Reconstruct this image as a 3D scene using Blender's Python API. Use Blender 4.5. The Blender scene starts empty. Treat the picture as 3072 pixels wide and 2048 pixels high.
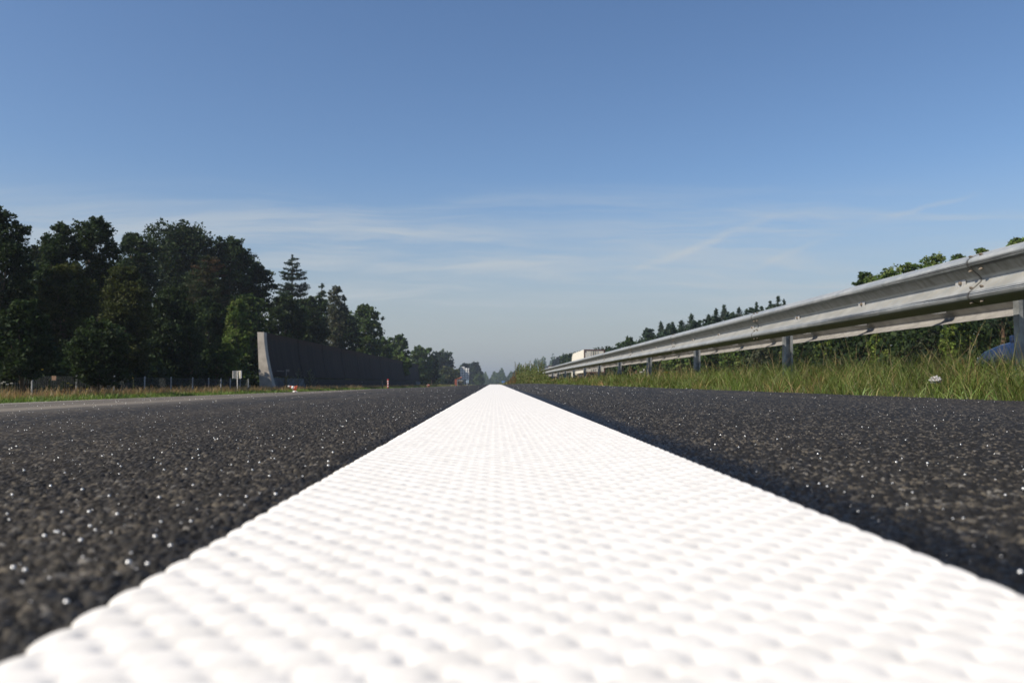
import bpy, bmesh, math, random
import numpy as np
from mathutils import Vector, Matrix, Euler

random.seed(7)
rng = np.random.default_rng(11)
C = bpy.context.scene.collection
scene = bpy.context.scene

# ------------------------------------------------------------------ camera
cam_d = bpy.data.cameras.new('camera')
cam = bpy.data.objects.new('camera', cam_d); C.objects.link(cam)
cam.location = (0, 0, 0.073)
cam.rotation_euler = (math.radians(90 + 2.84), 0, math.radians(-1.246))
cam_d.sensor_width = 22.7
cam_d.lens = 18.0
cam_d.clip_start = 0.01
cam_d.clip_end = 12000
cam_d.dof.use_dof = True
cam_d.dof.focus_distance = 1.9
cam_d.dof.aperture_fstop = 6.8
cam_d.dof.aperture_blades = 6
scene.camera = cam
FPX = 18.0 / 22.7 * 3072

# ------------------------------------------------------------------ light
SUN_EL = math.radians(43)
sun_h = Vector((-0.88, -0.47)).normalized()
sun_dir = Vector((sun_h.x * math.cos(SUN_EL), sun_h.y * math.cos(SUN_EL), math.sin(SUN_EL)))
sl = bpy.data.lights.new('sun', 'SUN')
sl.energy = 5.0
sl.angle = math.radians(0.5)
sl.color = (1.0, 0.90, 0.76)
so = bpy.data.objects.new('sun', sl); C.objects.link(so)
so.rotation_euler = (-sun_dir).to_track_quat('-Z', 'Y').to_euler()
so.location = (-30, -20, 60)

scene.view_settings.view_transform = 'Standard'
scene.view_settings.look = 'None'
scene.view_settings.exposure = 0.32
scene.view_settings.gamma = 1
scene.view_settings.use_curve_mapping = False
scene.cycles.use_denoising = True
scene.cycles.denoiser = 'OPENIMAGEDENOISE'
scene.cycles.denoising_input_passes = 'RGB_ALBEDO_NORMAL'
scene.cycles.denoising_prefilter = 'ACCURATE'
scene.cycles.max_bounces = 8
scene.cycles.volume_bounces = 0
scene.cycles.transparent_max_bounces = 8


class NT:
    """small helper round a node tree"""
    def __init__(self, tree):
        self.t = tree; self.n = tree.nodes; self.l = tree.links

    def node(self, kind, **kw):
        nd = self.n.new(kind)
        for k, v in kw.items():
            if k == 'ins':
                for a, b in v.items():
                    self.set(nd.inputs[a], b)
            else:
                setattr(nd, k, v)
        return nd

    def set(self, sock, v):
        if hasattr(v, 'is_linked') or isinstance(v, bpy.types.NodeSocket):
            self.l.new(v, sock)
        else:
            sock.default_value = v

    def math(self, op, a, b=0.0, c=None, clamp=False):
        nd = self.n.new('ShaderNodeMath'); nd.operation = op; nd.use_clamp = clamp
        self.set(nd.inputs[0], a); self.set(nd.inputs[1], b)
        if c is not None: self.set(nd.inputs[2], c)
        return nd.outputs[0]

    def mapr(self, v, a, b, c=0.0, d=1.0, smooth=True):
        nd = self.n.new('ShaderNodeMapRange')
        nd.interpolation_type = 'SMOOTHSTEP' if smooth else 'LINEAR'
        self.set(nd.inputs['Value'], v)
        nd.inputs['From Min'].default_value = a; nd.inputs['From Max'].default_value = b
        nd.inputs['To Min'].default_value = c; nd.inputs['To Max'].default_value = d
        return nd.outputs[0]

    def mix(self, f, a, b, blend='MIX'):
        nd = self.n.new('ShaderNodeMix'); nd.data_type = 'RGBA'; nd.blend_type = blend
        self.set(nd.inputs[0], f)
        for s, v in ((nd.inputs[6], a), (nd.inputs[7], b)):
            if isinstance(v, tuple): v = v if len(v) == 4 else (*v, 1)
            self.set(s, v)
        return nd.outputs[2]

    def noise(self, vec, scale=5.0, detail=3.0, rough=0.5, dist=0.0):
        nd = self.n.new('ShaderNodeTexNoise')
        if vec is not None: self.l.new(vec, nd.inputs['Vector'])
        nd.inputs['Scale'].default_value = scale; nd.inputs['Detail'].default_value = detail
        nd.inputs['Roughness'].default_value = rough; nd.inputs['Distortion'].default_value = dist
        return nd.outputs[0]

    def combine(self, x, y, z):
        nd = self.n.new('ShaderNodeCombineXYZ')
        self.set(nd.inputs[0], x); self.set(nd.inputs[1], y); self.set(nd.inputs[2], z)
        return nd.outputs[0]

    def sep(self, v):
        nd = self.n.new('ShaderNodeSeparateXYZ'); self.l.new(v, nd.inputs[0])
        return nd.outputs


# ------------------------------------------------------------------ world
world = bpy.data.worlds.new('World'); scene.world = world
world.use_nodes = True
W = NT(world.node_tree); W.n.clear()
sky = W.node('ShaderNodeTexSky', sky_type='NISHITA')
sky.sun_disc = False
sky.sun_elevation = SUN_EL
sky.sun_rotation = math.atan2(sun_h.x, sun_h.y)
sky.altitude = 50; sky.air_density = 1.0; sky.dust_density = 0.7; sky.ozone_density = 3.0
tc = W.node('ShaderNodeTexCoord').outputs['Generated']
dx, dy, dz = W.sep(tc)
dys = W.math('MAXIMUM', W.math('ABSOLUTE', dy), 0.15)
p_ = W.math('DIVIDE', dx, dys); q_ = W.math('DIVIDE', dz, dys)
warp = W.noise(W.combine(W.math('MULTIPLY', p_, 2.2), W.math('MULTIPLY', q_, 9.0), 1.7), 1.0, 4, 0.6)
qq = W.math('ADD', q_, W.math('MULTIPLY', W.math('SUBTRACT', warp, 0.5), 0.05))
n1 = W.noise(W.combine(W.math('MULTIPLY', p_, 2.6), W.math('MULTIPLY', qq, 34.0), 0.3), 1.0, 5, 0.62, 0.4)
n2 = W.noise(W.combine(W.math('MULTIPLY', p_, 1.2), W.math('MULTIPLY', q_, 7.0), 4.1), 1.0, 2, 0.5)
band = W.math('MULTIPLY', W.mapr(q_, 0.035, 0.10), W.mapr(q_, 0.26, 0.17))
cir = W.math('MULTIPLY', W.mapr(n1, 0.38, 0.74), W.math('MULTIPLY', band, W.mapr(n2, 0.22, 0.58)))


def streak(p0, q0, p1, q1, width, gain, seed):
    L = math.hypot(p1 - p0, q1 - q0); ux, uy = (p1 - p0) / L, (q1 - q0) / L
    a = W.math('SUBTRACT', p_, p0); b = W.math('SUBTRACT', q_, q0)
    along = W.math('ADD', W.math('MULTIPLY', a, ux), W.math('MULTIPLY', b, uy))
    wig = W.noise(W.combine(W.math('MULTIPLY', p_, 14.0), W.math('MULTIPLY', q_, 14.0), seed), 1.0, 3)
    off = W.math('ADD', W.math('SUBTRACT', W.math('MULTIPLY', a, -uy), W.math('MULTIPLY', b, -ux)),
                 W.math('MULTIPLY', W.math('SUBTRACT', wig, 0.5), 0.02))
    g = W.mapr(W.math('ABSOLUTE', off), width, 0.0)
    e = W.math('MULTIPLY', W.mapr(along, -0.02, 0.05), W.mapr(along, L + 0.03, L - 0.05))
    return W.math('MULTIPLY', W.math('MULTIPLY', W.math('MULTIPLY', g, e), gain), W.mapr(wig, 0.25, 0.6))


s1 = streak(0.150, 0.128, 0.345, 0.205, 0.0075, 0.36, 2.0)
s2 = streak(0.315, 0.138, 0.420, 0.180, 0.0065, 0.36, 5.0)
s3 = streak(0.47, 0.20, 0.60, 0.235, 0.006, 0.3, 8.0)
cl = W.math('MINIMUM', W.math('ADD', W.math('MULTIPLY', cir, 0.85), W.math('ADD', s1, W.math('ADD', s2, s3))), 0.8)
hs = W.node('ShaderNodeHueSaturation', ins={'Hue': 0.503, 'Saturation': 1.10, 'Value': 1.0, 'Color': sky.outputs[0]})
low = W.math('MULTIPLY', W.mapr(dz, 0.26, 0.0), 0.9)
skyh = W.mix(low, hs.outputs[0], (3.35, 3.62, 3.78))
skyc = W.mix(cl, skyh, (4.3, 4.7, 5.0))
bg = W.node('ShaderNodeBackground', ins={'Color': skyc, 'Strength': 0.10})
wo = W.node('ShaderNodeOutputWorld'); W.l.new(bg.outputs[0], wo.inputs['Surface'])


# ------------------------------------------------------------------ helpers
def tag(o, label=None, cat=None, group=None, kind=None):
    if label: o['label'] = label
    if cat: o['category'] = cat
    if group: o['group'] = group
    if kind: o['kind'] = kind
    return o


def empty(name, loc=(0, 0, 0), rz=0.0, label=None, cat=None, group=None):
    o = bpy.data.objects.new(name, None); C.objects.link(o)
    o.location = loc; o.rotation_euler = (0, 0, rz); o.empty_display_size = 0.2
    return tag(o, label, cat, group)


def mesh_obj(name, V, F, mat, parent=None, smooth=False, cols=None, attr=None):
    """numpy verts + faces (array of equal-size faces or list of lists)"""
    me = bpy.data.meshes.new(name)
    V = np.asarray(V, dtype=np.float32)
    if isinstance(F, np.ndarray):
        nf, k = F.shape
        me.vertices.add(len(V)); me.vertices.foreach_set('co', V.ravel())
        me.loops.add(nf * k); me.loops.foreach_set('vertex_index', F.astype(np.int32).ravel())
        me.polygons.add(nf)
        me.polygons.foreach_set('loop_start', np.arange(0, nf * k, k, dtype=np.int32))
        try: me.polygons.foreach_set('loop_total', np.full(nf, k, dtype=np.int32))
        except Exception: pass
        me.update(calc_edges=True)
    else:
        me.from_pydata([tuple(v) for v in V.tolist()], [], F); me.update()
    if smooth:
        me.polygons.foreach_set('use_smooth', np.ones(len(me.polygons), dtype=bool))
    if cols is not None:
        a = me.attributes.new('col', 'FLOAT_COLOR', 'POINT')
        cc = np.ones((len(V), 4), dtype=np.float32); cc[:, :3] = cols
        a.data.foreach_set('color', cc.ravel())
    if attr:
        for nm, vals in attr.items():
            a = me.attributes.new(nm, 'FLOAT', 'POINT'); a.data.foreach_set('value', np.asarray(vals, dtype=np.float32).ravel())
    if mat: me.materials.append(mat)
    o = bpy.data.objects.new(name, me); C.objects.link(o)
    if parent: o.parent = parent
    return o


class MB:
    """collects boxes, tubes, prisms; builds one mesh object"""
    def __init__(self): self.V = []; self.F = []

    def add(self, V, F):
        b = len(self.V); self.V += [tuple(v) for v in V]; self.F += [[i + b for i in f] for f in F]; return self

    def box(self, c, s, rot=None, bev=0.0):
        if bev > 0:
            bm = bmesh.new(); bmesh.ops.create_cube(bm, size=1)
            bmesh.ops.scale(bm, vec=s, verts=bm.verts)
            bmesh.ops.bevel(bm, geom=list(bm.edges), offset=bev, segments=2, affect='EDGES', profile=0.5)
            V = [v.co.copy() for v in bm.verts]; bm.verts.index_update()
            F = [[v.index for v in f.verts] for f in bm.faces]; bm.free()
        else:
            V = [Vector((x * s[0] / 2, y * s[1] / 2, z * s[2] / 2)) for x in (-1, 1) for y in (-1, 1) for z in (-1, 1)]
            F = [[0, 1, 3, 2], [4, 6, 7, 5], [0, 4, 5, 1], [2, 3, 7, 6], [0, 2, 6, 4], [1, 5, 7, 3]]
        if rot is not None: V = [rot @ v for v in V]
        c = Vector(c)
        return self.add([v + c for v in V], F)

    def tube(self, pts, radii, n=8, cap=True):
        pts = [Vector(p) for p in pts]
        if not hasattr(radii, '__len__'): radii = [radii] * len(pts)
        V = []; F = []
        for i, p in enumerate(pts):
            d = (pts[min(i + 1, len(pts) - 1)] - pts[max(i - 1, 0)]).normalized()
            a = d.orthogonal().normalized() if abs(d.z) < 0.9 else d.cross(Vector((0, 1, 0))).normalized()
            b = d.cross(a)
            for k in range(n):
                t = 2 * math.pi * k / n
                V.append(p + (a * math.cos(t) + b * math.sin(t)) * radii[i])
        for i in range(len(pts) - 1):
            for k in range(n):
                F.append([i * n + k, i * n + (k + 1) % n, (i + 1) * n + (k + 1) % n, (i + 1) * n + k])
        if cap:
            F.append(list(range(n))[::-1]); F.append([(len(pts) - 1) * n + k for k in range(n)])
        return self.add(V, F)

    def prism(self, poly, axis, a, b):
        """poly = 2D points; extruded along axis ('x','y','z') from a to b"""
        n = len(poly); V = []
        for t in (a, b):
            for (u, v) in poly:
                V.append({'x': (t, u, v), 'y': (u, t, v), 'z': (u, v, t)}[axis])
        F = [list(range(n))[::-1], [n + i for i in range(n)]]
        for i in range(n): F.append([i, (i + 1) % n, n + (i + 1) % n, n + i])
        return self.add(V, F)

    def sphere(self, c, r, n=8, m=6):
        sx, sy, sz = r if hasattr(r, '__len__') else (r, r, r)
        V = []; F = []
        for j in range(m + 1):
            ph = math.pi * j / m
            for k in range(n):
                th = 2 * math.pi * k / n
                V.append((c[0] + sx * math.sin(ph) * math.cos(th), c[1] + sy * math.sin(ph) * math.sin(th), c[2] + sz * math.cos(ph)))
        for j in range(m):
            for k in range(n):
                F.append([j * n + k, (j + 1) * n + k, (j + 1) * n + (k + 1) % n, j * n + (k + 1) % n])
        return self.add(V, F)

    def build(self, name, mat, parent=None, smooth=False, recalc=True):
        o = mesh_obj(name, np.array([tuple(v) for v in self.V]), self.F, mat, parent, smooth)
        if recalc:
            bm = bmesh.new(); bm.from_mesh(o.data)
            bmesh.ops.remove_doubles(bm, verts=bm.verts, dist=1e-6)
            bmesh.ops.recalc_face_normals(bm, faces=bm.faces); bm.to_mesh(o.data); bm.free()
        return o


def copy_tree(o, parent=None):
    c = o.copy(); C.objects.link(c)
    if parent: c.parent = parent
    for ch in o.children: copy_tree(ch, c)
    return c


Rcam = Euler(cam.rotation_euler).to_matrix()


def at(px, py, depth):
    """world point seen at photo pixel px,py at y = depth"""
    d = Rcam @ Vector(((px - 1536) / FPX, (1024 - py) / FPX, -1))
    return Vector(cam.location) + d * (depth / d.y)


def mat(name, base=(0.5, 0.5, 0.5), rough=0.6, metal=0.0, spec=0.4):
    m = bpy.data.materials.new(name); m.use_nodes = True
    t = NT(m.node_tree); b = t.n['Principled BSDF']
    b.inputs['Base Color'].default_value = (*base, 1); b.inputs['Roughness'].default_value = rough
    b.inputs['Metallic'].default_value = metal; b.inputs['Specular IOR Level'].default_value = spec
    return m, t, b


def mat_var(name, base, rough=0.6, metal=0.0, amount=0.25, scale=4.0, spec=0.4, bump=0.0, stretch=(1, 1, 1)):
    """paint / stone with mottling from object-space noise"""
    m, t, b = mat(name, base, rough, metal, spec)
    o = t.node('ShaderNodeTexCoord').outputs['Object']
    mp = t.node('ShaderNodeMapping', ins={'Vector': o}); mp.inputs['Scale'].default_value = stretch
    n = t.noise(mp.outputs[0], scale, 5, 0.6)
    lo = tuple(c * (1 - amount) for c in base); hi = tuple(min(1, c * (1 + amount)) for c in base)
    t.l.new(t.mix(t.mapr(n, 0.3, 0.7), lo, hi), b.inputs['Base Color'])
    if bump:
        bp = t.node('ShaderNodeBump', ins={'Height': t.noise(o, scale * 8, 4, 0.6), 'Strength': bump, 'Distance': 0.02})
        t.l.new(bp.outputs[0], b.inputs['Normal'])
    return m


def mat_leaf(name, trans=0.3, rough=0.55, spec=0.25):
    m, t, b = mat(name, rough=rough, spec=spec)
    a = t.node('ShaderNodeAttribute', attribute_name='col')
    t.l.new(a.outputs['Color'], b.inputs['Base Color'])
    tr = t.node('ShaderNodeBsdfTranslucent')
    hv = t.node('ShaderNodeHueSaturation', ins={'Hue': 0.485, 'Saturation': 1.1, 'Value': 1.25, 'Color': a.outputs['Color']})
    t.l.new(hv.outputs[0], tr.inputs['Color'])
    mx = t.node('ShaderNodeMixShader'); mx.inputs[0].default_value = trans
    t.l.new(b.outputs[0], mx.inputs[1]); t.l.new(tr.outputs[0], mx.inputs[2])
    out = t.n['Material Output']; t.l.new(mx.outputs[0], out.inputs['Surface'])
    return m


M_LEAF = mat_leaf('foliage', 0.30, 0.6, 0.12)
M_GRASS = mat_leaf('grass_blades', 0.35, 0.5, 0.3)
M_BARK = mat_var('bark', (0.10, 0.075, 0.05), 0.9, amount=0.4, scale=6, bump=0.4, stretch=(3, 3, 0.6))
M_BARK_PALE = mat_var('pale_bark', (0.30, 0.26, 0.20), 0.9, amount=0.4, scale=6, bump=0.4, stretch=(3, 3, 0.6))
M_BARK_RED = mat_var('red_bark', (0.11, 0.065, 0.042), 0.9, amount=0.4, scale=6, bump=0.4, stretch=(3, 3, 0.6))


# ------------------------------------------------------------------ ground shape
def zc(y):
    y = np.asarray(y, dtype=float)
    a = -0.000176 * np.clip(y - 17, 0, 11.93) ** 2
    return a - 0.0042 * np.clip(y - 28.93, 0, 1400)


def zR(y):
    return np.interp(y, [0, 30, 42, 60, 130, 200], [0, 0, -0.015, -0.06, -0.36, float(zc(200))]) + np.where(np.asarray(y) > 200, zc(y) - float(zc(200)), 0)


def cross(y):
    return np.interp(y, [30, 125, 1000], [0.45, 0.35, 0.33]) / 11.875


def zroad(x, y):
    x = np.asarray(x, dtype=float); y = np.asarray(y, dtype=float)
    f = np.clip((x - 0.18) / 1.86, 0, 1)
    return zc(y) * (1 - f) + zR(y) * f - cross(y) * np.clip(-x - 0.125, 0, None)


def z2(y):
    return np.interp(y, [0, 20, 100, 400, 1000, 1430], [-0.1, -0.1, 0, -0.8, -3.5, -5.5])


def zground(x, y):
    """the land under everything"""
    x = np.asarray(x, dtype=float); y = np.asarray(y, dtype=float)
    xl = np.clip(x, -12, 2.04)
    z = zroad(xl, y) - 0.03
    r = np.clip(x - 2.04, 0, None)
    z = z + 0.10 * np.clip(r / 1.0, 0, 1) * np.clip((8 - x) / 4.5, 0, 1)
    g = np.clip((x - 4.0) / 4.0, 0, 1); g = g * g * (3 - 2 * g)
    z = z * (1 - g) + (z2(y) - 0.03) * g
    l = np.clip((-12.4 - x) / 2.0, 0, 1)
    return z - 0.08 * l


def grid_mesh(name, xs, ys, zf, m, kind=None, smooth=True, attr=None):
    X, Y = np.meshgrid(xs, ys)
    Z = zf(X, Y)
    V = np.stack([X, Y, Z], -1).reshape(-1, 3)
    nx, ny = len(xs), len(ys)
    i = (np.arange(ny - 1)[:, None] * nx + np.arange(nx - 1)[None, :]).ravel()
    F = np.stack([i, i + 1, i + nx + 1, i + nx], -1)
    at_ = {k: f(X, Y) for k, f in attr.items()} if attr else None
    o = mesh_obj(name, V, F, m, None, smooth, attr=at_)
    if kind: o['kind'] = kind
    return o


def growing(a, b, base, rate, cap=1e9):
    out = [a]; v = a
    while v < b:
        v += min(cap, max(base, rate * abs(v))); out.append(min(v, b))
    return np.array(out)


# ground sheet
m_ground, t, b = mat('meadow_soil', rough=0.95, spec=0.1)
o_ = t.node('ShaderNodeNewGeometry').outputs['Position']
na = t.noise(o_, 0.35, 5, 0.65); nb = t.noise(o_, 6.0, 4, 0.6)
c1 = t.mix(t.mapr(na, 0.35, 0.65), (0.045, 0.06, 0.018), (0.10, 0.085, 0.04))
t.l.new(t.mix(t.math('MULTIPLY', nb, 0.6), c1, (0.03, 0.035, 0.015)), b.inputs['Base Color'])
gx = np.concatenate([[-2500, -1200, -600, -300, -150, -80, -50], np.arange(-40, -17, 2.0), np.arange(-17, -11.9, 0.5), np.arange(-11.5, 0, 1.0),
                     np.arange(0, 9, 0.34), np.arange(9, 40, 2.0), [50, 80, 150, 300, 600, 1200, 2500]])
gx = np.unique(np.concatenate([gx, [-12.0, -12.01, 2.04, 2.03]]))
gy = np.concatenate([[-60, -30, -15], np.arange(-8, 60, 1.5), growing(60, 4000, 3, 0.05)])
grid_mesh('ground', gx, gy, zground, m_ground, 'structure')

# ------------------------------------------------------------------ asphalt
def hash2(i, j, k):
    h = (i.astype(np.int64) * 374761393 + j.astype(np.int64) * 668265263 + k * 2147483647) & 0xFFFFFFFF
    h = ((h ^ (h >> 13)) * 1274126177) & 0xFFFFFFFF
    h = h ^ (h >> 16)
    return (h & 0xFFFFFF) / float(0x1000000)


def stones(X, Y, c):
    """angular chippings: per point height (0..1 of stone relief) and the stone's random number"""
    gx_ = X / c; gy_ = Y / c
    ci = np.floor(gx_).astype(np.int64); cj = np.floor(gy_).astype(np.int64)
    f1 = np.full(X.shape, 9.0); f2 = np.full(X.shape, 9.0)
    rid = np.zeros(X.shape); hx = np.zeros(X.shape)
    for a in (-1, 0, 1):
        for b_ in (-1, 0, 1):
            i = ci + a; j = cj + b_
            px_ = i + 0.1 + 0.8 * hash2(i, j, 1); py_ = j + 0.1 + 0.8 * hash2(i, j, 2)
            ex = gx_ - px_; ey = gy_ - py_
            d = np.hypot(ex, ey)
            r = hash2(i, j, 3)
            tilt = (hash2(i, j, 4) - 0.5) * ex + (hash2(i, j, 5) - 0.5) * ey
            hh = 0.25 + 0.75 * r + 0.55 * tilt
            near = d < f1
            f2 = np.where(near, f1, np.minimum(f2, d))
            hx = np.where(near, hh, hx); rid = np.where(near, hash2(i, j, 6), rid)
            f1 = np.where(near, d, f1)
    gap = np.clip((f2 - f1) / 0.28, 0, 1); gap = gap * gap * (3 - 2 * gap)
    return hx * gap, rid


m_asph, t, b = mat('asphalt', rough=0.74, spec=0.2)
pos = t.node('ShaderNodeNewGeometry').outputs['Position']
sx_, sy_, sz_ = t.sep(pos)
st = t.node('ShaderNodeAttribute', attribute_name='stone').outputs['Fac']
cr = t.node('ShaderNodeValToRGB'); t.l.new(st, cr.inputs[0])
el = cr.color_ramp.elements
el[0].position = 0.0; el[0].color = (0.010, 0.010, 0.0105, 1)
el[1].position = 1.0; el[1].color = (0.19, 0.18, 0.16, 1)
for pos_, col_ in ((0.5, (0.016, 0.0158, 0.0155, 1)), (0.68, (0.034, 0.032, 0.029, 1)), (0.86, (0.100, 0.087, 0.067, 1)), (0.93, (0.040, 0.040, 0.041, 1))):
    e = el.new(pos_); e.color = col_
# long streaks of wear along the lanes
lane = t.noise(t.combine(t.math('MULTIPLY', sx_, 0.55), t.math('MULTIPLY', sy_, 0.02), 0.0), 1.0, 4, 0.6)
dusty = t.mapr(lane, 0.42, 0.66)
edge_l = t.math('MULTIPLY', t.mapr(sx_, -2.0, -3.6), t.mapr(t.noise(t.combine(t.math('MULTIPLY', sx_, 1.6), t.math('MULTIPLY', sy_, 0.05), 3.0), 1.0, 3), 0.3, 0.6))
col = t.mix(t.math('MULTIPLY', dusty, 0.25), cr.outputs[0], (0.12, 0.10, 0.075))
col = t.mix(t.math('MULTIPLY', edge_l, 0.8), col, (0.185, 0.162, 0.13))
# pale worn strip at the far left edge
col = t.mix(t.math('MULTIPLY', t.mapr(sx_, -9.3, -10.2), 0.75), col, (0.27, 0.255, 0.23))
# fresh bitumen along the right side of the line
tarw = t.noise(t.combine(0.0, t.math('MULTIPLY', sy_, 14.0), 0.0), 1.0, 4, 0.6)
tx = t.math('SUBTRACT', sx_, t.math('MULTIPLY', t.math('SUBTRACT', tarw, 0.5), 0.05))
tarm = t.math('MULTIPLY', t.mapr(tx, 0.14, 0.16), t.mapr(tx, 0.26, 0.20))
tarl = t.math('MULTIPLY', t.mapr(tx, -0.10, -0.125), t.mapr(tx, -0.165, -0.14))
tarm = t.math('MAXIMUM', tarm, t.math('MULTIPLY', tarl, 0.6))
col = t.mix(t.math('MULTIPLY', tarm, 0.92), col, (0.006, 0.007, 0.009))
t.l.new(col, b.inputs['Base Color'])
t.l.new(t.math('SUBTRACT', 0.72, t.math('MULTIPLY', tarm, 0.22)), b.inputs['Roughness'])
vor = t.node('ShaderNodeTexVoronoi', ins={'Vector': pos, 'Scale': 110.0})
bp = t.node('ShaderNodeBump', ins={'Height': t.noise(pos, 900.0, 2, 0.6), 'Strength': 0.5, 'Distance': 0.0006})
t.l.new(bp.outputs[0], b.inputs['Normal'])

STONE_A = 0.0043
xsR = growing(0.4, 2.04, 0.0013, 0.0034)
xsL = -np.concatenate([growing(0.4, 2.5, 0.0013, 0.0038), growing(2.5, 12.0, 0.01, 0.008)])
axs = np.unique(np.concatenate([np.arange(-0.4, 0.4, 0.0013), xsR, xsL]))
ays = np.unique(np.concatenate([[-8, -3, -1, -0.3, 0.0], growing(0.08, 0.30, 0.0012, 0), growing(0.30, 5.0, 0.0012, 0.0042), growing(5.0, 1100, 0.02, 0.03, 12)]))
AX, AY = np.meshgrid(axs, ays)
jit = rng.uniform(-0.35, 0.35, AX.shape)
AH, AR = stones(AX, AY, 0.0048)
flat = np.clip((0.30 - AX) / 0.07, 0, 1) * np.clip((AX - 0.1) / 0.05, 0, 1)
amp = STONE_A * (1 - 0.15 * flat)
# mixed in: a coarser wobble so the chippings do not lie in one plane
BH, BR = stones(AX + 3.3, AY + 1.7, 0.034)
AZ = zroad(AX, AY) + amp * (AH - 0.95) + 0.0008 * (BH - 0.8)
V = np.stack([AX, AY, AZ], -1).reshape(-1, 3)
nx, ny = len(axs), len(ays)
i = (np.arange(ny - 1)[:, None] * nx + np.arange(nx - 1)[None, :]).ravel()
F = np.stack([i, i + 1, i + nx + 1, i + nx], -1)
road = mesh_obj('road', V, F, m_asph, None, True, attr={'stone': AR})
road['kind'] = 'structure'
del AX, AY, AH, AR, BH, BR, AZ, V, F, jit

# the other carriageway beyond the barrier
m_road2 = mat_var('far_asphalt', (0.07, 0.068, 0.065), 0.8, amount=0.2, scale=2)
grid_mesh('far_road', np.array([8.4, 17.4]), np.concatenate([np.arange(-30, 60, 5.0), growing(60, 1100, 5, 0.05)]), lambda X, Y: z2(Y), m_road2, 'structure')

# ------------------------------------------------------------------ white edge line
m_line, t, b = mat('road_marking_white', (0.70, 0.69, 0.665), 0.6, 0, 0.3)
pos = t.node('ShaderNodeNewGeometry').outputs['Position']
nz = t.noise(pos, 40.0, 5, 0.65)
col = t.mix(t.mapr(nz, 0.35, 0.6), (0.645, 0.63, 0.595), (0.715, 0.70, 0.665))
lx, ly, lz = t.sep(pos)
scuff = t.noise(t.combine(t.math('MULTIPLY', lx, 60.0), t.math('MULTIPLY', ly, 9.0), 0.0), 1.0, 3, 0.5)
col = t.mix(t.math('MULTIPLY', t.mapr(scuff, 0.70, 0.76), t.mapr(ly, 2.0, 5.0, 0.0, 0.5)), col, (0.45, 0.43, 0.40))
t.l.new(col, b.inputs['Base Color'])
X0, X1 = -0.1225, 0.177
lxs = np.arange(X0 - 0.008, X1 + 0.0085, 0.0012)
lys = np.unique(np.concatenate([[-4, -1, 0.0], growing(0.07, 0.5, 0.0012, 0), growing(0.5, 5, 0.0012, 0.003), growing(5, 400, 0.02, 0.03, 8)]))
LX, LY = np.meshgrid(lxs, lys)
ca, cp = 0.0092, 0.0235


def bumps(X, Y):
    """rows of dabs of marking paint, staggered"""
    best = np.zeros(X.shape); inside = np.zeros(X.shape, dtype=bool)
    ci = np.floor((X - X0) / ca).astype(int)
    for a in (-1, 0, 1, 2):
        i = ci + a
        ok = (i >= 0) & (i <= 32)
        sh = (i % 2) * 0.5
        cj = np.round(Y / cp - sh)
        for b_ in (-1, 0, 1):
            j = (cj + b_).astype(int)
            ox = (hash2(i, j, 7) - 0.5) * 0.0013; oy = (hash2(i, j, 8) - 0.5) * 0.0024
            hgt = 0.84 + 0.30 * (hash2(i, j, 9) - 0.5)
            ex = (X - (X0 + i * ca + ox)) / 0.0058; ey = (Y - ((j + sh) * cp + oy)) / 0.0125
            d = np.hypot(ex, ey)
            v = np.where(ok & (d < 1), np.power(np.clip(1 - d * d, 0, 1), 0.55) * hgt, 0)
            best = np.maximum(best, v)
    return best


BM = bumps(LX, LY)
pi_ = np.round((LX - X0) / ca).astype(int); psh = (pi_ % 2) * 0.5
pj = np.round(LY / cp - psh - 0.5).astype(int)
pit = np.exp(-(((LX - X0 - pi_ * ca - (hash2(pi_, pj, 12) - 0.5) * 0.0012) / 0.0023) ** 2 + ((LY - (pj + psh + 0.5) * cp - (hash2(pi_, pj, 13) - 0.5) * 0.002) / 0.0036) ** 2)) * (0.6 + 0.6 * hash2(pi_, pj, 14))
fade = np.clip((9 - LY) / 5, 0, 1)
core = (LX > X0 + 0.001) & (LX < X1 - 0.001)
H = np.where(core, 0.0022 + 0.00075 * np.maximum(BM * fade, 0.35 * (1 - fade)) - 0.0017 * pit * fade, np.where(BM > 0.02, 0.0030 * BM - 0.0004, -0.006))
LZ = zroad(LX, LY) + H
V = np.stack([LX, LY, LZ], -1).reshape(-1, 3)
nx, ny = len(lxs), len(lys)
i = (np.arange(ny - 1)[:, None] * nx + np.arange(nx - 1)[None, :]).ravel()
F = np.stack([i, i + 1, i + nx + 1, i + nx], -1)
line = mesh_obj('road_marking', V, F, m_line, None, True)
line['kind'] = 'structure'
del LX, LY, BM, H, LZ, V, F

# ------------------------------------------------------------------ sparkling glass beads left over from the marking
m_bead, t, b = mat('glass_bead', (0.85, 0.85, 0.83), 0.45, 1.0)
n = 4600
u = rng.random(n)
by = 0.14 * (22 / 0.14) ** (u ** 1.1)
bx = np.empty(n)
side = rng.random(n)
half = np.minimum(by * 0.85 + 0.35, 11.5)
bx = np.where(side < 0.62, -0.14 - (np.minimum(half, 9.5) - 0.14) * rng.random(n), 0.19 + np.minimum(half, 1.85) * rng.random(n))
keep = (bx > -11.6) & (bx < 2.02)
bx, by = bx[keep], by[keep]; n = len(bx)
ico_bm = bmesh.new(); bmesh.ops.create_icosphere(ico_bm, subdivisions=2, radius=1)
ico_bm.verts.index_update()
IV = np.array([v.co[:] for v in ico_bm.verts]); IF = np.array([[v.index for v in f.verts] for f in ico_bm.faces]); ico_bm.free()
br = np.maximum(0.00055 * rng.uniform(0.3, 1.35, n) ** 2.4, np.minimum(by, 9) * 0.00028 * rng.uniform(0.2, 1.2, n) ** 2.6)
bz = zroad(bx, by) - 0.0002 + br * 0.3
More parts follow.
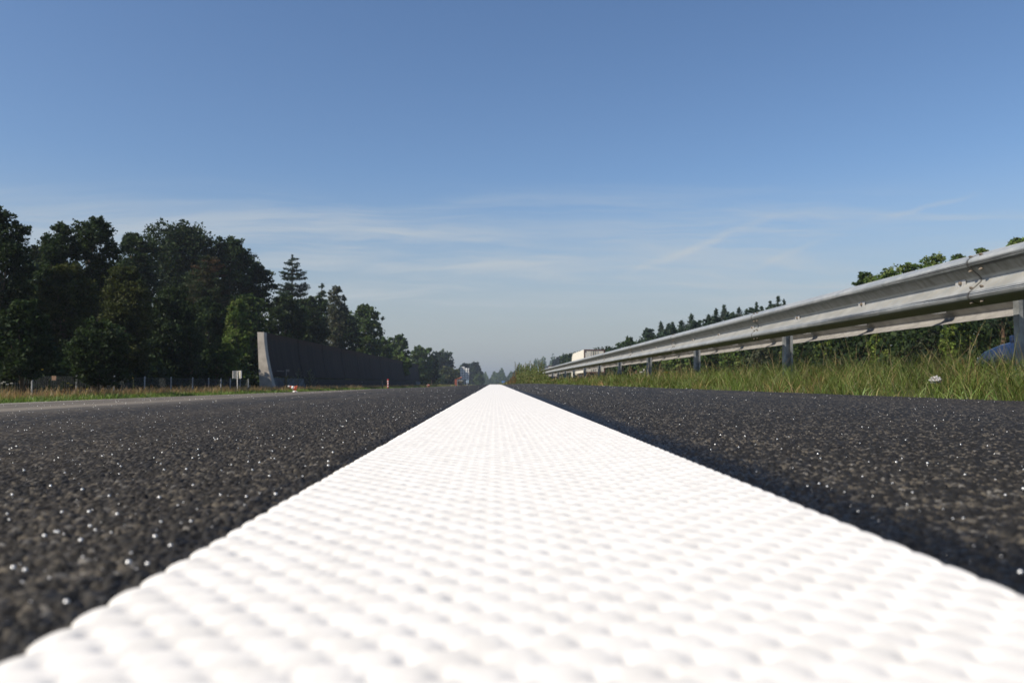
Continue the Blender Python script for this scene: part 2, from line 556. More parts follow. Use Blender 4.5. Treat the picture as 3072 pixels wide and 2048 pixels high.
V = (IV[None] * br[:, None, None] + np.stack([bx, by, bz], -1)[:, None, :]).reshape(-1, 3)
F = (IF[None] + (np.arange(n) * len(IV))[:, None, None]).reshape(-1, 3)
beads = mesh_obj('glass_beads', V, F, m_bead, None, True)
tag(beads, 'scattered glass beads glinting white on the dark asphalt', 'glass beads', None, 'stuff')


# ------------------------------------------------------------------ grass
def blade_mesh(name, x, y, z, h, w, lean, col, label, cat, az=None, tipcol=None):
    n = len(x)
    az = rng.uniform(0, 2 * np.pi, n) if az is None else az
    fa = rng.uniform(0, 2 * np.pi, n)
    lx_, ly_ = np.cos(az) * lean * h, np.sin(az) * lean * h
    wx, wy = np.cos(fa) * w / 2, np.sin(fa) * w / 2
    P = []
    for (tt, ww) in ((0, 1.0), (0.45, 0.85), (0.8, 0.5)):
        cx_ = x + lx_ * tt ** 1.8; cy_ = y + ly_ * tt ** 1.8; cz_ = z + h * (tt - 0.25 * lean * tt * tt)
        P.append(np.stack([cx_ - wx * ww, cy_ - wy * ww, cz_], -1)); P.append(np.stack([cx_ + wx * ww, cy_ + wy * ww, cz_], -1))
    P.append(np.stack([x + lx_, y + ly_, z + h * (1 - 0.3 * lean)], -1))
    V = np.stack(P, 1).reshape(-1, 3)
    base = np.arange(n)[:, None] * 7
    T = np.array([[0, 1, 3], [0, 3, 2], [2, 3, 5], [2, 5, 4], [4, 5, 6]])
    F = (base[:, :, None] + T[None]).reshape(-1, 3)
    cc = np.repeat(col, 7, 0)
    if tipcol is not None:
        cc = cc.reshape(n, 7, 3).copy(); cc[:, 4:, :] = tipcol[:, None, :]; cc = cc.reshape(-1, 3)
    o = mesh_obj(name, V, F, M_GRASS, None, False, cols=cc)
    return tag(o, label, cat, None, 'stuff')


def pick(n, pal, jitter=0.25):
    pal = np.array(pal); c = pal[rng.integers(0, len(pal), n)]
    return np.clip(c * rng.uniform(1 - jitter, 1 + jitter, (n, 1)) * rng.uniform(0.92, 1.08, (n, 3)), 0.004, 1)


G_GREEN = [(0.090, 0.142, 0.024), (0.120, 0.172, 0.032), (0.056, 0.098, 0.016), (0.138, 0.178, 0.045), (0.092, 0.122, 0.032)]
G_MIX = G_GREEN + [(0.20, 0.18, 0.07), (0.16, 0.185, 0.05)]
G_DRY = [(0.38, 0.28, 0.14), (0.33, 0.21, 0.10), (0.28, 0.21, 0.085), (0.22, 0.18, 0.06), (0.36, 0.26, 0.15)]


def clumped(n, x0, x1, y0, y1, tufts, sig, ybias=True):
    if ybias: ty = y0 * (y1 / y0) ** rng.random(tufts)
    else: ty = rng.uniform(y0, y1, tufts)
    tx_ = rng.uniform(x0, x1, tufts)
    k = rng.integers(0, tufts, n)
    a = rng.uniform(0, 2 * np.pi, n); r = np.abs(rng.normal(0, 1, n))
    s = sig * (1 + ty[k] * 0.03)
    return tx_[k] + np.cos(a) * r * s, ty[k] + np.sin(a) * r * s, k, a


# right verge
n = 210000
x, y, k, a = clumped(n, 2.10, 7.5, 2.4, 140, 5200, 0.085)
ok = (x > 2.0 + 0.05 * rng.random(n)) & (x < 8.2)
x, y, k, a = x[ok], y[ok], k[ok], a[ok]; n = len(x)
th = rng.uniform(0.45, 1.4, 5200)[k]
h = th * rng.uniform(0.10, 0.26, n) * np.interp(x, [2.0, 2.35, 3.2, 8], [0.38, 0.75, 1.0, 1.05])
w = np.maximum(0.0028, y * 0.0005) * rng.uniform(0.7, 1.4, n)
tc_ = rng.uniform(0.5, 1.35, (5200, 1))[k]
drytuft = (rng.random(5200) < 0.13)[k][:, None]
col = np.where(drytuft, pick(n, G_DRY[:3] + G_MIX[:2]), pick(n, G_MIX)) * tc_
blade_mesh('verge_grass', x, y, zground(x, y), h, w, rng.uniform(0.25, 1.0, n), col, 'uneven green grass verge between the dark asphalt and the guardrail', 'grass', az=a + rng.normal(0, 0.7, n))
# pale seed stalks
n = 2600
y = 3.0 * (60 / 3.0) ** rng.random(n); x = rng.uniform(2.5, 7.5, n)
blade_mesh('seed_stalks', x, y, zground(x, y), rng.uniform(0.28, 0.52, n), np.maximum(0.0022, y * 0.0004), rng.uniform(0.1, 0.7, n), pick(n, [(0.36, 0.29, 0.15), (0.25, 0.24, 0.09), (0.30, 0.22, 0.12)]), 'thin pale seed stalks rising out of the verge under the guardrail', 'grass')
# broad light blades along the very edge of the asphalt
n = 500
y = 2.6 * (70 / 2.6) ** rng.random(n); x = 2.05 + np.abs(rng.normal(0, 0.12, n))
blade_mesh('edge_grass', x, y, zground(x, y), rng.uniform(0.03, 0.10, n), np.maximum(0.006, y * 0.0008), rng.uniform(0.4, 1.0, n), pick(n, [(0.19, 0.27, 0.08), (0.14, 0.21, 0.06), (0.33, 0.26, 0.13)]), 'broad pale grass blades fringing the right edge of the asphalt', 'grass')

# left verge: green fringe then tall dry grass
n = 30000
x, y, k, a = clumped(n, -13.4, -12.1, 13, 230, 3000, 0.16)
x = np.minimum(x, -12.04 - 0.06 * rng.random(n))
h = rng.uniform(0.6, 1.4, 3000)[k] * rng.uniform(0.10, 0.24, n) * np.interp(x, [-12.8, -12.1], [1.0, 0.75])
w = np.maximum(0.012, y * 0.0007) * rng.uniform(0.7, 1.4, n)
blade_mesh('roadside_grass', x, y, zground(x, y), h, w, rng.uniform(0.2, 0.9, n), pick(n, [(0.09, 0.17, 0.025), (0.13, 0.21, 0.04), (0.07, 0.13, 0.022), (0.16, 0.20, 0.055)]) * rng.uniform(0.7, 1.3, (3000, 1))[k], 'short green grass along the left edge of the carriageway', 'grass')
n = 42000
x, y, k, a = clumped(n, -16.4, -13.0, 14, 300, 3000, 0.28)
x = np.minimum(x, -12.7)
h = rng.uniform(0.55, 1.3, 3000)[k] * rng.uniform(0.22, 0.50, n)
w = np.maximum(0.007, y * 0.00055) * rng.uniform(0.6, 1.3, n)
blade_mesh('dry_grass', x, y, zground(x, y), h, w, rng.uniform(0.1, 0.6, n), pick(n, [(0.14, 0.18, 0.04), (0.22, 0.18, 0.06), (0.30, 0.19, 0.08), (0.34, 0.25, 0.11)]), 'tall brownish seeding grass along the wire fence and dark wall', 'grass', tipcol=pick(n, G_DRY))
# grass far off on both sides
n = 9000
y = rng.uniform(130, 900, n); x = np.where(rng.random(n) < 0.55, rng.uniform(-16, -12.1, n), rng.uniform(2.1, 7.5, n))
blade_mesh('distant_grass', x, y, zground(x, y), rng.uniform(0.3, 0.8, n), y * 0.0009, rng.uniform(0.1, 0.6, n), pick(n, [(0.16, 0.17, 0.05), (0.12, 0.15, 0.04), (0.20, 0.17, 0.07)]), 'yellowish grass verges far down the road', 'grass')

# ------------------------------------------------------------------ guardrail
m_galv, t, b = mat('galvanised_steel', rough=0.42, metal=0.25, spec=0.5)
oc = t.node('ShaderNodeTexCoord').outputs['Object']
oi = t.node('ShaderNodeObjectInfo').outputs['Random']
gp = t.node('ShaderNodeNewGeometry').outputs['Position']
ox, oy, oz = t.sep(oc)
g1 = t.noise(gp, 7.0, 5, 0.65); g2 = t.noise(t.combine(t.math('MULTIPLY', oy, 30.0), t.math('ADD', t.math('MULTIPLY', oz, 10.0), t.math('MULTIPLY', oy, 8.0)), oi), 1.0, 4, 0.6)
col = t.mix(t.mapr(g1, 0.3, 0.7), (0.27, 0.29, 0.295), (0.36, 0.375, 0.375))
# road dust caught on the upward slope of the lower wave
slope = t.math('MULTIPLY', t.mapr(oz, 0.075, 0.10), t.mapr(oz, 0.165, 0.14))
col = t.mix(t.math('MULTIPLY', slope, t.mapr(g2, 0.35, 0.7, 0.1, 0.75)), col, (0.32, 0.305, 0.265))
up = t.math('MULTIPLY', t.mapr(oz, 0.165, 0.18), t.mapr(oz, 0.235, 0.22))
col = t.mix(t.math('MULTIPLY', up, t.mapr(g2, 0.3, 0.7, 0.5, 0.9)), col, (0.10, 0.098, 0.085))  # shade on the down-facing slope of the upper wave, painted into the colour
# black rubber scrapes along both wave crests
sc = t.noise(t.combine(t.math('MULTIPLY', oy, 0.9), t.math('MULTIPLY', oz, 160.0), t.math('ADD', oi, t.math('MULTIPLY', oy, 0.0))), 1.0, 5, 0.7)
cr1 = t.math('MULTIPLY', t.mapr(oz, 0.214, 0.226), t.mapr(oz, 0.258, 0.250))
cr2 = t.math('MULTIPLY', t.mapr(oz, 0.040, 0.052), t.mapr(oz, 0.084, 0.076))
wy = t.sep(gp)[1]
nearw = t.mapr(wy, 10.5, 6.0)
scr = t.math('MULTIPLY', t.math('MULTIPLY', t.math('MAXIMUM', cr1, cr2), t.mapr(sc, 0.44, 0.54)), nearw)
col = t.mix(t.math('MULTIPLY', scr, 0.9), col, (0.03, 0.032, 0.035))
# dark line at the seam where the next length starts
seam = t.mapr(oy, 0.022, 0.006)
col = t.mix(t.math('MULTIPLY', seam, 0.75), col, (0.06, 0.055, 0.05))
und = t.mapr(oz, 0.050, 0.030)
col = t.mix(t.math('MULTIPLY', und, 0.75), col, (0.055, 0.052, 0.030))  # underside shade put into the colour, along with olive dirt
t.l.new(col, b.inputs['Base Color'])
t.l.new(t.mapr(g1, 0.3, 0.7, 0.38, 0.55), b.inputs['Roughness'])
bp = t.node('ShaderNodeBump', ins={'Height': t.noise(gp, 5.0, 3, 0.6), 'Strength': 0.25, 'Distance': 0.02})
t.l.new(bp.outputs[0], b.inputs['Normal'])
m_post = mat_var('post_steel', (0.30, 0.32, 0.33), 0.55, 0.5, 0.35, 9.0, bump=0.1)
m_spacer = mat_var('spacer_steel', (0.20, 0.20, 0.20), 0.55, 0.5, 0.3, 9.0)
m_plate = mat_var('plate_steel', (0.46, 0.46, 0.45), 0.5, 0.3, 0.15, 30.0)
m_rust = mat_var('rusty_bolt', (0.17, 0.14, 0.11), 0.7, 0.3, 0.3, 60.0)
m_rear = mat_var('rear_rail_steel', (0.28, 0.27, 0.25), 0.55, 0.2, 0.2, 7.0)

prof = [(0.000, 0.310), (0.010, 0.303), (0.045, 0.288), (0.070, 0.275), (0.0805, 0.262), (0.082, 0.248), (0.076, 0.232), (0.050, 0.208),
        (0.022, 0.183), (0.006, 0.168), (0.0, 0.158), (0.0, 0.150), (0.006, 0.140), (0.022, 0.126), (0.050, 0.101), (0.074, 0.079),
        (0.082, 0.064), (0.0805, 0.049), (0.070, 0.035), (0.045, 0.022), (0.010, 0.007), (0.000, 0.000)]


def smooth_profile(p, sub=3):
    out = []
    for i in range(len(p) - 1):
        a = np.array(p[max(i - 1, 0)]); b_ = np.array(p[i]); c = np.array(p[i + 1]); d = np.array(p[min(i + 2, len(p) - 1)])
        for s in range(sub):
            u = s / sub
            out.append(0.5 * ((2 * b_) + (-a + c) * u + (2 * a - 5 * b_ + 4 * c - d) * u * u + (-a + 3 * b_ - 3 * c + d) * u ** 3))
    out.append(np.array(p[-1]))
    return np.array(out)


def beam_mesh(name, L, sign, m):
    """sign -1: waves bulge to -x"""
    P = smooth_profile(prof)
    tan = np.gradient(P, axis=0); nrm = np.stack([tan[:, 1], -tan[:, 0]], -1); nrm /= np.linalg.norm(nrm, axis=1)[:, None]
    nrm *= np.where(nrm[:, 0:1].mean() < 0, -1, 1)
    th = 0.0035
    O = P; I = P - nrm * th
    ring = np.concatenate([O, I[::-1]])
    n = len(ring); V = []; F = []
    ys = np.linspace(0, L, 9)
    for yv in ys:
        s = 0.0045 * (1 - yv / L)
        for (u, v) in ring: V.append((sign * (u + s), yv, v))
    for j in range(len(ys) - 1):
        for k in range(n): F.append([j * n + k, j * n + (k + 1) % n, (j + 1) * n + (k + 1) % n, (j + 1) * n + k])
    F.append(list(range(n))[::-1]); F.append([(len(ys) - 1) * n + k for k in range(n)])
    o = mesh_obj(name, np.array(V), F, m, None, True)
    bm = bmesh.new(); bm.from_mesh(o.data); bmesh.ops.recalc_face_normals(bm, faces=bm.faces)
    for e in bm.edges:
        if len(e.link_faces) == 2 and e.calc_face_angle(0) > 1.0: e.smooth = False
    bm.to_mesh(o.data); bm.free()
    return o


XF, XP, XB, ZB = 2.85, 3.17, 3.49, 0.515
guard = empty('guardrail', (XP, 0, 0), 0, 'long galvanised double guardrail receding along the right grass verge', 'guardrail')
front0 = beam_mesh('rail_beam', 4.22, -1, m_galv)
rear0 = beam_mesh('rear_beam', 4.22, 1, m_rear)
# C-section post
pm = MB()
fl, wb, th = 0.055, 0.10, 0.007
cpoly = [(-fl / 2, -wb / 2), (fl / 2, -wb / 2), (fl / 2, -wb / 2 + 0.025), (fl / 2 - th, -wb / 2 + 0.025), (fl / 2 - th, -wb / 2 + th), (-fl / 2 + th, -wb / 2 + th),
         (-fl / 2 + th, wb / 2 - th), (fl / 2 - th, wb / 2 - th), (fl / 2 - th, wb / 2 - 0.025), (fl / 2, wb / 2 - 0.025), (fl / 2, wb / 2), (-fl / 2, wb / 2)]
cpoly = [(v, -u) for (u, v) in cpoly]
pm.prism(cpoly, 'z', -0.55, 0.30)
post0 = pm.build('post', m_post)
# bowed strap spacer joining the two rails
path = [(-0.315, -0.05), (-0.30, 0.0), (-0.16, 0.085), (0.0, 0.10), (0.16, 0.085), (0.30, 0.0), (0.315, -0.05)]
sm = MB()
outer = [(x, yv) for x, yv in path]; inner = [(x * 0.97, yv - 0.007) for x, yv in path][::-1]
sm.prism(outer + inner, 'z', -0.045, 0.045)
sm.box((-0.17, 0.045, 0.045), (0.30, 0.06, 0.005)); sm.box((0.17, 0.045, 0.045), (0.30, 0.06, 0.005))
sm.box((0, 0.07, -0.03), (0.12, 0.10, 0.01))
sp0 = sm.build('spacer', m_spacer)
pl = MB(); pl.box((0, 0, 0), (0.006, 0.105, 0.042), bev=0.0018)
plate0 = pl.build('bolt_plate', m_plate)
bl = MB(); bl.tube([(0, 0, 0), (-0.010, 0, 0), (-0.014, 0, 0)], [0.0125, 0.0115, 0.006], 8)
bolt0 = bl.build('bolt', m_rust)
dm = MB(); dm.sphere((0, 0, 0), (0.007, 0.017, 0.014), 10, 6)
dome0 = dm.build('splice_bolt', m_rust)
used = {}


def put(proto, parent, loc, rot=(0, 0, 0)):
    if proto.name not in used: used[proto.name] = 1; o = proto
    else: o = proto.copy(); C.objects.link(o)
    o.parent = parent; o.location = loc; o.rotation_euler = rot
    return o


NS = 24
for k in range(-1, NS):
    y0 = 4.66 + 4 * k
    za, zb = float(zR(max(y0, 0))), float(zR(max(y0 + 4, 0)))
    rx = math.atan2(zb - za, 4.0)
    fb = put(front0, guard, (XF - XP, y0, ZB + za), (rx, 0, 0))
    put(rear0, guard, (XB - XP, y0, ZB + za), (rx, 0, 0))
    py_ = y0 + 0.20
    put(post0, guard, (0.055, py_, ZB + za - 0.01))
    for j in range(3):
        yy = y0 + 0.20 + j * 4 / 3
        put(sp0, guard, (0, yy + 0.02, ZB + 0.13 + za + (zb - za) * j / 3))
        q = put(plate0, fb, (-0.012, yy - y0, 0.154))
        put(bolt0, q, (-0.003, -0.008, 0))
    if k < 4:
        for (dy, dz, xo, ang) in ((-0.16, 0.288, 0.048, 0), (-0.06, 0.288, 0.048, 0), (-0.16, 0.208, 0.052, 0), (-0.06, 0.208, 0.052, 0),
                                  (-0.16, 0.104, 0.050, 0), (-0.06, 0.104, 0.050, 0), (-0.16, 0.022, 0.048, 0), (-0.06, 0.022, 0.048, 0)):
            put(dome0, fb, (-xo - 0.003, dy + 4.08 if k < 0 else dy + 4.06, dz), (0, {0.288: -1.0, 0.208: 0.8, 0.104: -0.8, 0.022: 1.0}[dz], 0))


# ------------------------------------------------------------------ foliage and trees
def leaf_quads(P, N, size, asp=0.62, spread=0.9):
    """P points, N preferred normals; returns V,F"""
    n = len(P)
    R = rng.normal(0, 1, (n, 3)); R /= np.linalg.norm(R, axis=1)[:, None]
    D = N * (1 - spread) + R * spread; D /= np.linalg.norm(D, axis=1)[:, None] + 1e-9
    A = np.cross(D, rng.normal(0, 1, (n, 3))); A /= np.linalg.norm(A, axis=1)[:, None] + 1e-9
    B = np.cross(D, A)
    s = size * rng.uniform(0.6, 1.3, n)
    a = A * (s * 0.5)[:, None]; b_ = B * (s * 0.5 * asp)[:, None]
    V = np.stack([P - a, P - b_ * 1.0 + a * 0.15 + D * (s * 0.12)[:, None], P + a, P + b_ + a * 0.15 + D * (s * 0.12)[:, None]], 1).reshape(-1, 3)
    F = np.arange(n * 4).reshape(n, 4)
    return V, F


def crown_cloud(Hb, Ht, R, n_lobes, n_leaf, shape=0.5, lobe=(0.30, 0.48), gap=0.0, ry=1.0):
    """leaf points of a broad crown between heights Hb and Ht with radius R; shape = height share of the widest part"""
    P = []; N = []; K = []
    cl = []
    Hc = Ht - Hb
    for q in range(n_lobes):
        tt = (q + rng.random()) / n_lobes
        prof_ = math.sqrt(max(0.06, 1 - ((tt - shape) / (1 - shape if tt > shape else shape + 0.25)) ** 2))
        an = q * 2.4 + rng.uniform(-0.5, 0.5)
        lr = min(R * rng.uniform(*lobe), Hc * 0.3) * (0.55 + 0.45 * prof_)
        rr = max(0.0, R * prof_ - lr * 0.85) * math.sqrt(rng.uniform(0.35, 1.0))
        zt = Hb + Hc * tt
        zt = min(zt, Ht - lr * 0.88)
        cl.append((rr * math.cos(an), rr * math.sin(an) * ry, zt, lr))
    # the leader that makes the highest point
    lr = min(R * 0.32, Hc * 0.22); cl.append((0.0, 0.0, Ht - lr * 0.9, lr))
    wts = np.array([c[3] ** 2 for c in cl]); wts /= wts.sum()
    for (cx_, cy_, cz_, lr), wt in zip(cl, wts):
        m = int(n_leaf * 0.8 * wt)
        nclump = max(10, m // 18)
        d = rng.normal(0, 1, (nclump, 3)); d /= np.linalg.norm(d, axis=1)[:, None]
        cc = np.array([cx_, cy_, cz_]) + d * lr * rng.uniform(0.45, 1.12, (nclump, 1)) * np.array([1, 1, 0.9])
        k = rng.integers(0, nclump, m)
        sg = lr * 0.15
        P.append(cc[k] + rng.normal(0, sg, (m, 3)) * np.array([1, 1, 0.65])); N.append(d[k] * 0.7 + np.array([0, 0, 0.4])); K.append(k + 1000 * len(P))
    # inner leaves that close the crown
    m = int(n_leaf * 0.2)
    tt = rng.random(m) * 0.85
    pr = np.sqrt(np.clip(1 - ((tt - shape) / np.where(tt > shape, 1 - shape, shape + 0.25)) ** 2, 0.05, 1))
    an = rng.uniform(0, 2 * math.pi, m); rr = R * pr * 0.8 * np.sqrt(rng.random(m))
    P.append(np.stack([rr * np.cos(an), rr * np.sin(an) * ry, Hb + Hc * tt], -1)); N.append(np.tile([0, 0, 1.0], (m, 1)))
    K.append(900000 + (np.floor(an * 2) * 20 + np.floor(tt * 8)).astype(int))
    return np.concatenate(P), np.concatenate(N), np.concatenate(K), cl


PAL_DARK = [(0.022, 0.040, 0.013), (0.017, 0.033, 0.011), (0.028, 0.046, 0.014), (0.020, 0.034, 0.015)]
PAL_MID = [(0.045, 0.080, 0.022), (0.055, 0.090, 0.026), (0.038, 0.066, 0.020), (0.065, 0.092, 0.030)]
PAL_LIT = [(0.085, 0.135, 0.032), (0.105, 0.155, 0.038), (0.070, 0.115, 0.028), (0.12, 0.15, 0.05)]
PAL_BRIGHT = [(0.13, 0.18, 0.035), (0.15, 0.19, 0.045), (0.11, 0.16, 0.035)]
PAL_OLIVE = [(0.042, 0.055, 0.016), (0.035, 0.048, 0.015), (0.055, 0.064, 0.020)]
PAL_GREY = [(0.07, 0.08, 0.048), (0.09, 0.092, 0.06), (0.055, 0.068, 0.038)]
PAL_PINE = [(0.022, 0.042, 0.026), (0.030, 0.050, 0.030), (0.018, 0.034, 0.020)]
PAL_SPRUCE = [(0.035, 0.060, 0.038), (0.048, 0.072, 0.045), (0.030, 0.050, 0.030)]
PAL_BROWN = [(0.060, 0.040, 0.020), (0.042, 0.042, 0.020), (0.035, 0.045, 0.020), (0.030, 0.046, 0.020)]


def leaf_cols(n, pal, K):
    pal = np.array(pal)
    ku, inv = np.unique(K, return_inverse=True)
    base = pal[rng.integers(0, len(pal), len(ku))] * rng.uniform(0.7, 1.35, (len(ku), 1))
    c = base[inv] * rng.uniform(0.8, 1.25, (n, 1))
    return np.repeat(np.clip(c, 0.004, 1), 4, 0)


def trunk_mesh(root, H, r, lobes, bark, limbs=7, lean=0.0):
    mb = MB()
    pts = []
    for q in range(7):
        f = q / 6
        pts.append((lean * H * f * f + 0.05 * H * 0.2 * math.sin(f * 5 + H), 0.03 * H * math.sin(f * 3.1 + r * 9), -0.3 + f * (H * 0.86 + 0.3)))
    mb.tube(pts, [r * (1.25 if q == 0 else 1 - 0.85 * q / 6) for q in range(7)], 8)
    sel = sorted(lobes, key=lambda c: -c[3])[:limbs]
    for (cx_, cy_, cz_, lr) in sel:
        f = min(0.85, max(0.2, (cz_ - 0.25 * H) / (H * 0.95)))
        base = Vector(pts[int(f * 6)])
        end = Vector((cx_, cy_, cz_))
        mid = base.lerp(end, 0.5) + Vector((0, 0, -0.05 * H))
        mb.tube([base, mid, end], [r * 0.42, r * 0.28, r * 0.08], 6)
    return mb.build('trunk', bark, root, True, False)


def broad_tree(name, label, cat, cx, ytop, hw, depth, pal=PAL_DARK, group=None, ybot=1125, nl=14, nleaf=None, shape=0.5, bark=M_BARK, lobe=(0.32, 0.5), ry=1.0, lsz=None, H=None, base=None, trunk=True):
    top = at(cx, ytop, depth)
    gz = float(zground(top.x, depth)) if base is None else base
    Ht = top.z - gz
    R = hw * depth / FPX
    Hb = max(0.15, at(cx, ybot, depth).z - gz)
    root = empty(name, (top.x, depth, gz), rng.uniform(0, 6.28) if ry == 1.0 else 0.0, label, cat, group)
    ls = lsz or max(0.14, depth * 0.0036)
    if nleaf is None:
        nleaf = int(np.clip(3.2 * 4 * math.pi * R * max(R, (Ht - Hb) * 0.5) / (ls * ls * 0.36), 2500, 30000))
    P, N, K, cl = crown_cloud(Hb, Ht, R, nl, nleaf, shape, lobe, ry=ry)
    if trunk: trunk_mesh(root, Ht, max(0.05, 0.022 * Ht), cl, bark)
    V, F = leaf_quads(P, N, np.full(len(P), ls))
    mesh_obj('crown', V, F, M_LEAF, root, False, cols=leaf_cols(len(P), pal, K))
    return root


def conifer(name, label, cat, cx, ytop, hw, depth, pal, group=None, ybot=1110, levels=16, per=6, droop=0.12, tipup=0.0, nleaf=6000, bark=M_BARK, gapz=0.0, power=0.8, lsz=None, r0=0.12, top_round=0.0, needle_asp=0.4):
    top = at(cx, ytop, depth)
    gz = float(zground(top.x, depth)); Ht = top.z - gz; R = hw * depth / FPX
    Hb = max(0.3, at(cx, ybot, depth).z - gz)
    root = empty(name, (top.x, depth, gz), rng.uniform(0, 6.28), label, cat, group)
    mb = MB(); rt = 0.016 * Ht + 0.03
    mb.tube([(0, 0, -0.3), (0.02 * Ht * 0.2, 0, Ht * 0.5), (0, 0, Ht * 0.99)], [rt * 1.2, rt * 0.7, 0.02], 8)
    P = []; N = []; K = []; kk = 0
    tot = 0; br = []
    for lv in range(levels):
        f = (lv + 0.5 * rng.random()) / levels
        z = Hb + (Ht - Hb) * f
        L = R * ((1 - f) ** power * (1 - top_round) + top_round * math.sqrt(max(0, 1 - f * f))) + 0.04 * R
        m = max(3, int(per * (0.6 + 0.6 * (1 - f))))
        for j in range(m):
            an = 2 * math.pi * (j + rng.random() * 0.8) / m + lv * 1.3
            Lb = L * rng.uniform(0.72, 1.1)
            br.append((z + rng.uniform(-0.3, 0.3) * (Ht - Hb) / levels, an, Lb)); tot += Lb
    ls = lsz or max(0.10, depth * 0.0026)
    for (z, an, Lb) in br:
        c, s = math.cos(an), math.sin(an)
        end = (c * Lb, s * Lb, z - droop * Lb + tipup * Lb)
        mb.tube([(0, 0, z), (c * Lb * 0.55, s * Lb * 0.55, z - droop * Lb * 0.8), end], [rt * 0.28 * max(0.3, Lb / R), rt * 0.16, 0.01], 5, False)
        m = max(26 if r0 == 0.2 else 8, int(nleaf * Lb / tot))
        u = rng.random(m) ** 0.6
        zz = z - droop * Lb * np.minimum(u * 1.5, 0.85 + 0.15 * u) + tipup * Lb * np.clip(u - 0.5, 0, 1) * 2
        sg = r0 * Lb + 0.04 * R; vz = 0.8 if r0 == 0.2 else 0.36
        pp = np.stack([c * Lb * u, s * Lb * u, zz], -1) + rng.normal(0, 1, (m, 3)) * np.array([sg * 0.75, sg * 0.75, sg * vz]) * (1.15 - 0.5 * u)[:, None]
        P.append(pp); N.append(np.tile([c * 0.3, s * 0.3, 0.6], (m, 1))); K.append(np.full(m, kk)); kk += 1
    m = int(nleaf * 0.012)
    P.append(np.stack([rng.normal(0, 0.02 * R, m), rng.normal(0, 0.02 * R, m), Ht - rng.random(m) * 0.10 * (Ht - Hb)], -1)); N.append(np.tile([0, 0, 1.0], (m, 1))); K.append(np.full(m, kk))
    P = np.concatenate(P); N = np.concatenate(N); K = np.concatenate(K)
    mb.build('trunk', bark, root, True, False)
    V, F = leaf_quads(P, N, np.full(len(P), ls), needle_asp)
    mesh_obj('crown', V, F, M_LEAF, root, False, cols=leaf_cols(len(P), pal, K))
    return root


# --- left side wood
WL = 'trees of the wood on the left'
bt = lambda *a, **k: broad_tree('broadleaf_tree', a[0], 'tree', *a[1:], group=WL, **k)
bt('tall dark tree cut off by the left edge of the picture', 0, 622, 112, 34, nl=18, shape=0.62, ybot=1080, nleaf=24000)
bt('tree with a rounded twin top rising behind the yellow tall flower', 285, 652, 78, 43, nl=15, shape=0.66, ybot=930)
bt('dark tree in the gap between the left edge tree and the twin-topped tree', 118, 738, 80, 52, nl=14, shape=0.6, ybot=1050)
bt('dark tree closing the view between the two olive trees', 310, 830, 80, 55, nl=14, shape=0.6, ybot=1120)
bt('dark tree low behind the left olive tree', 60, 850, 90, 46, nl=14, shape=0.6, ybot=1120)
bt('lower dark tree joining the twin-topped tree on its left flank', 180, 668, 68, 41, nl=12, shape=0.62, ybot=930)
bt('small treetop in the dip between the two biggest crowns', 408, 702, 78, 60, nl=13, shape=0.7, ybot=960)
bt('huge domed oak-like tree, highest crown left of the lone pine', 545, 672, 125, 74, nl=24, shape=0.62, ybot=930, nleaf=26000)
bt('right shoulder of the domed wood, dark tree sloping down towards the pine', 690, 712, 88, 76, nl=16, shape=0.55, ybot=930)
bt('dark tree with ragged side branches just left of the pine', 775, 790, 58, 79, nl=12, shape=0.5, ybot=930)
bt('olive tree in front of the twin-topped tree, leaves catching the sun', 200, 795, 105, 36, pal=PAL_OLIVE, nl=16, shape=0.55, ybot=1120)
bt('olive brown tree below the dip in the skyline', 380, 800, 95, 40, pal=PAL_OLIVE, nl=15, shape=0.55, ybot=1120)
bt('dark tree filling the shade left of the sunlit shrub', 520, 860, 95, 48, nl=15, shape=0.5, ybot=1130)
bt('dark low tree behind the wire fence near the left edge', 70, 900, 95, 27, nl=14, shape=0.5, ybot=1135)
bt('shaded tree behind the fence between the two olive trees', 300, 960, 100, 31, nl=14, shape=0.5, ybot=1135)
bt('rounded mid-green tree standing over the sunlit shrub', 740, 880, 75, 66, pal=PAL_MID, nl=14, shape=0.6, ybot=1100)
bt('dark tree behind the near end of the concrete wall', 850, 885, 80, 84, pal=PAL_DARK, nl=14, shape=0.6, ybot=1100)
bt('dark tree under the lone pine, above the concrete wall', 930, 890, 70, 96, nl=13, shape=0.6, ybot=1100)
bt('dark tree closing the gap behind the dying pine', 640, 850, 75, 82, nl=14, shape=0.55, ybot=1120)
bt('dark tree filling the shade below the dying pine', 620, 892, 75, 56, nl=13, shape=0.55, ybot=1130)
conifer('pine_tree', 'dying pine with rust brown needles and a bare trunk among dark trees', 'tree', 625, 765, 80, 60, PAL_BROWN, WL, ybot=910, levels=11, per=7, droop=0.05, tipup=0.1, nleaf=12000, power=0.45, r0=0.16, bark=M_BARK)
conifer('pine_tree', 'lone pine with tiered branches standing clear against the sky', 'tree', 877, 764, 56, 100, PAL_PINE, WL, ybot=905, levels=9, per=6, droop=0.06, tipup=0.16, nleaf=6800, power=0.62, r0=0.12, top_round=0.25, lsz=0.25)
conifer('fir_tree', 'dark narrow conifer left of the drooping birch', 'tree', 966, 850, 44, 108, PAL_PINE, WL, ybot=1010, levels=12, per=6, nleaf=6500, power=0.55, r0=0.18)
bt('grey-green birch with thin drooping twigs beside the narrow conifer', 1010, 858, 38, 106, pal=PAL_GREY, nl=26, shape=0.55, ybot=1060, nleaf=12000, lobe=(0.34, 0.5), lsz=0.24)
bt('full rounded bright green tree above the middle of the wall', 1095, 912, 64, 128, pal=PAL_MID, nl=18, shape=0.5, ybot=1085)
bt('dark tree filling the gap behind the birch', 1035, 930, 50, 118, nl=11, shape=0.55, ybot=1085)
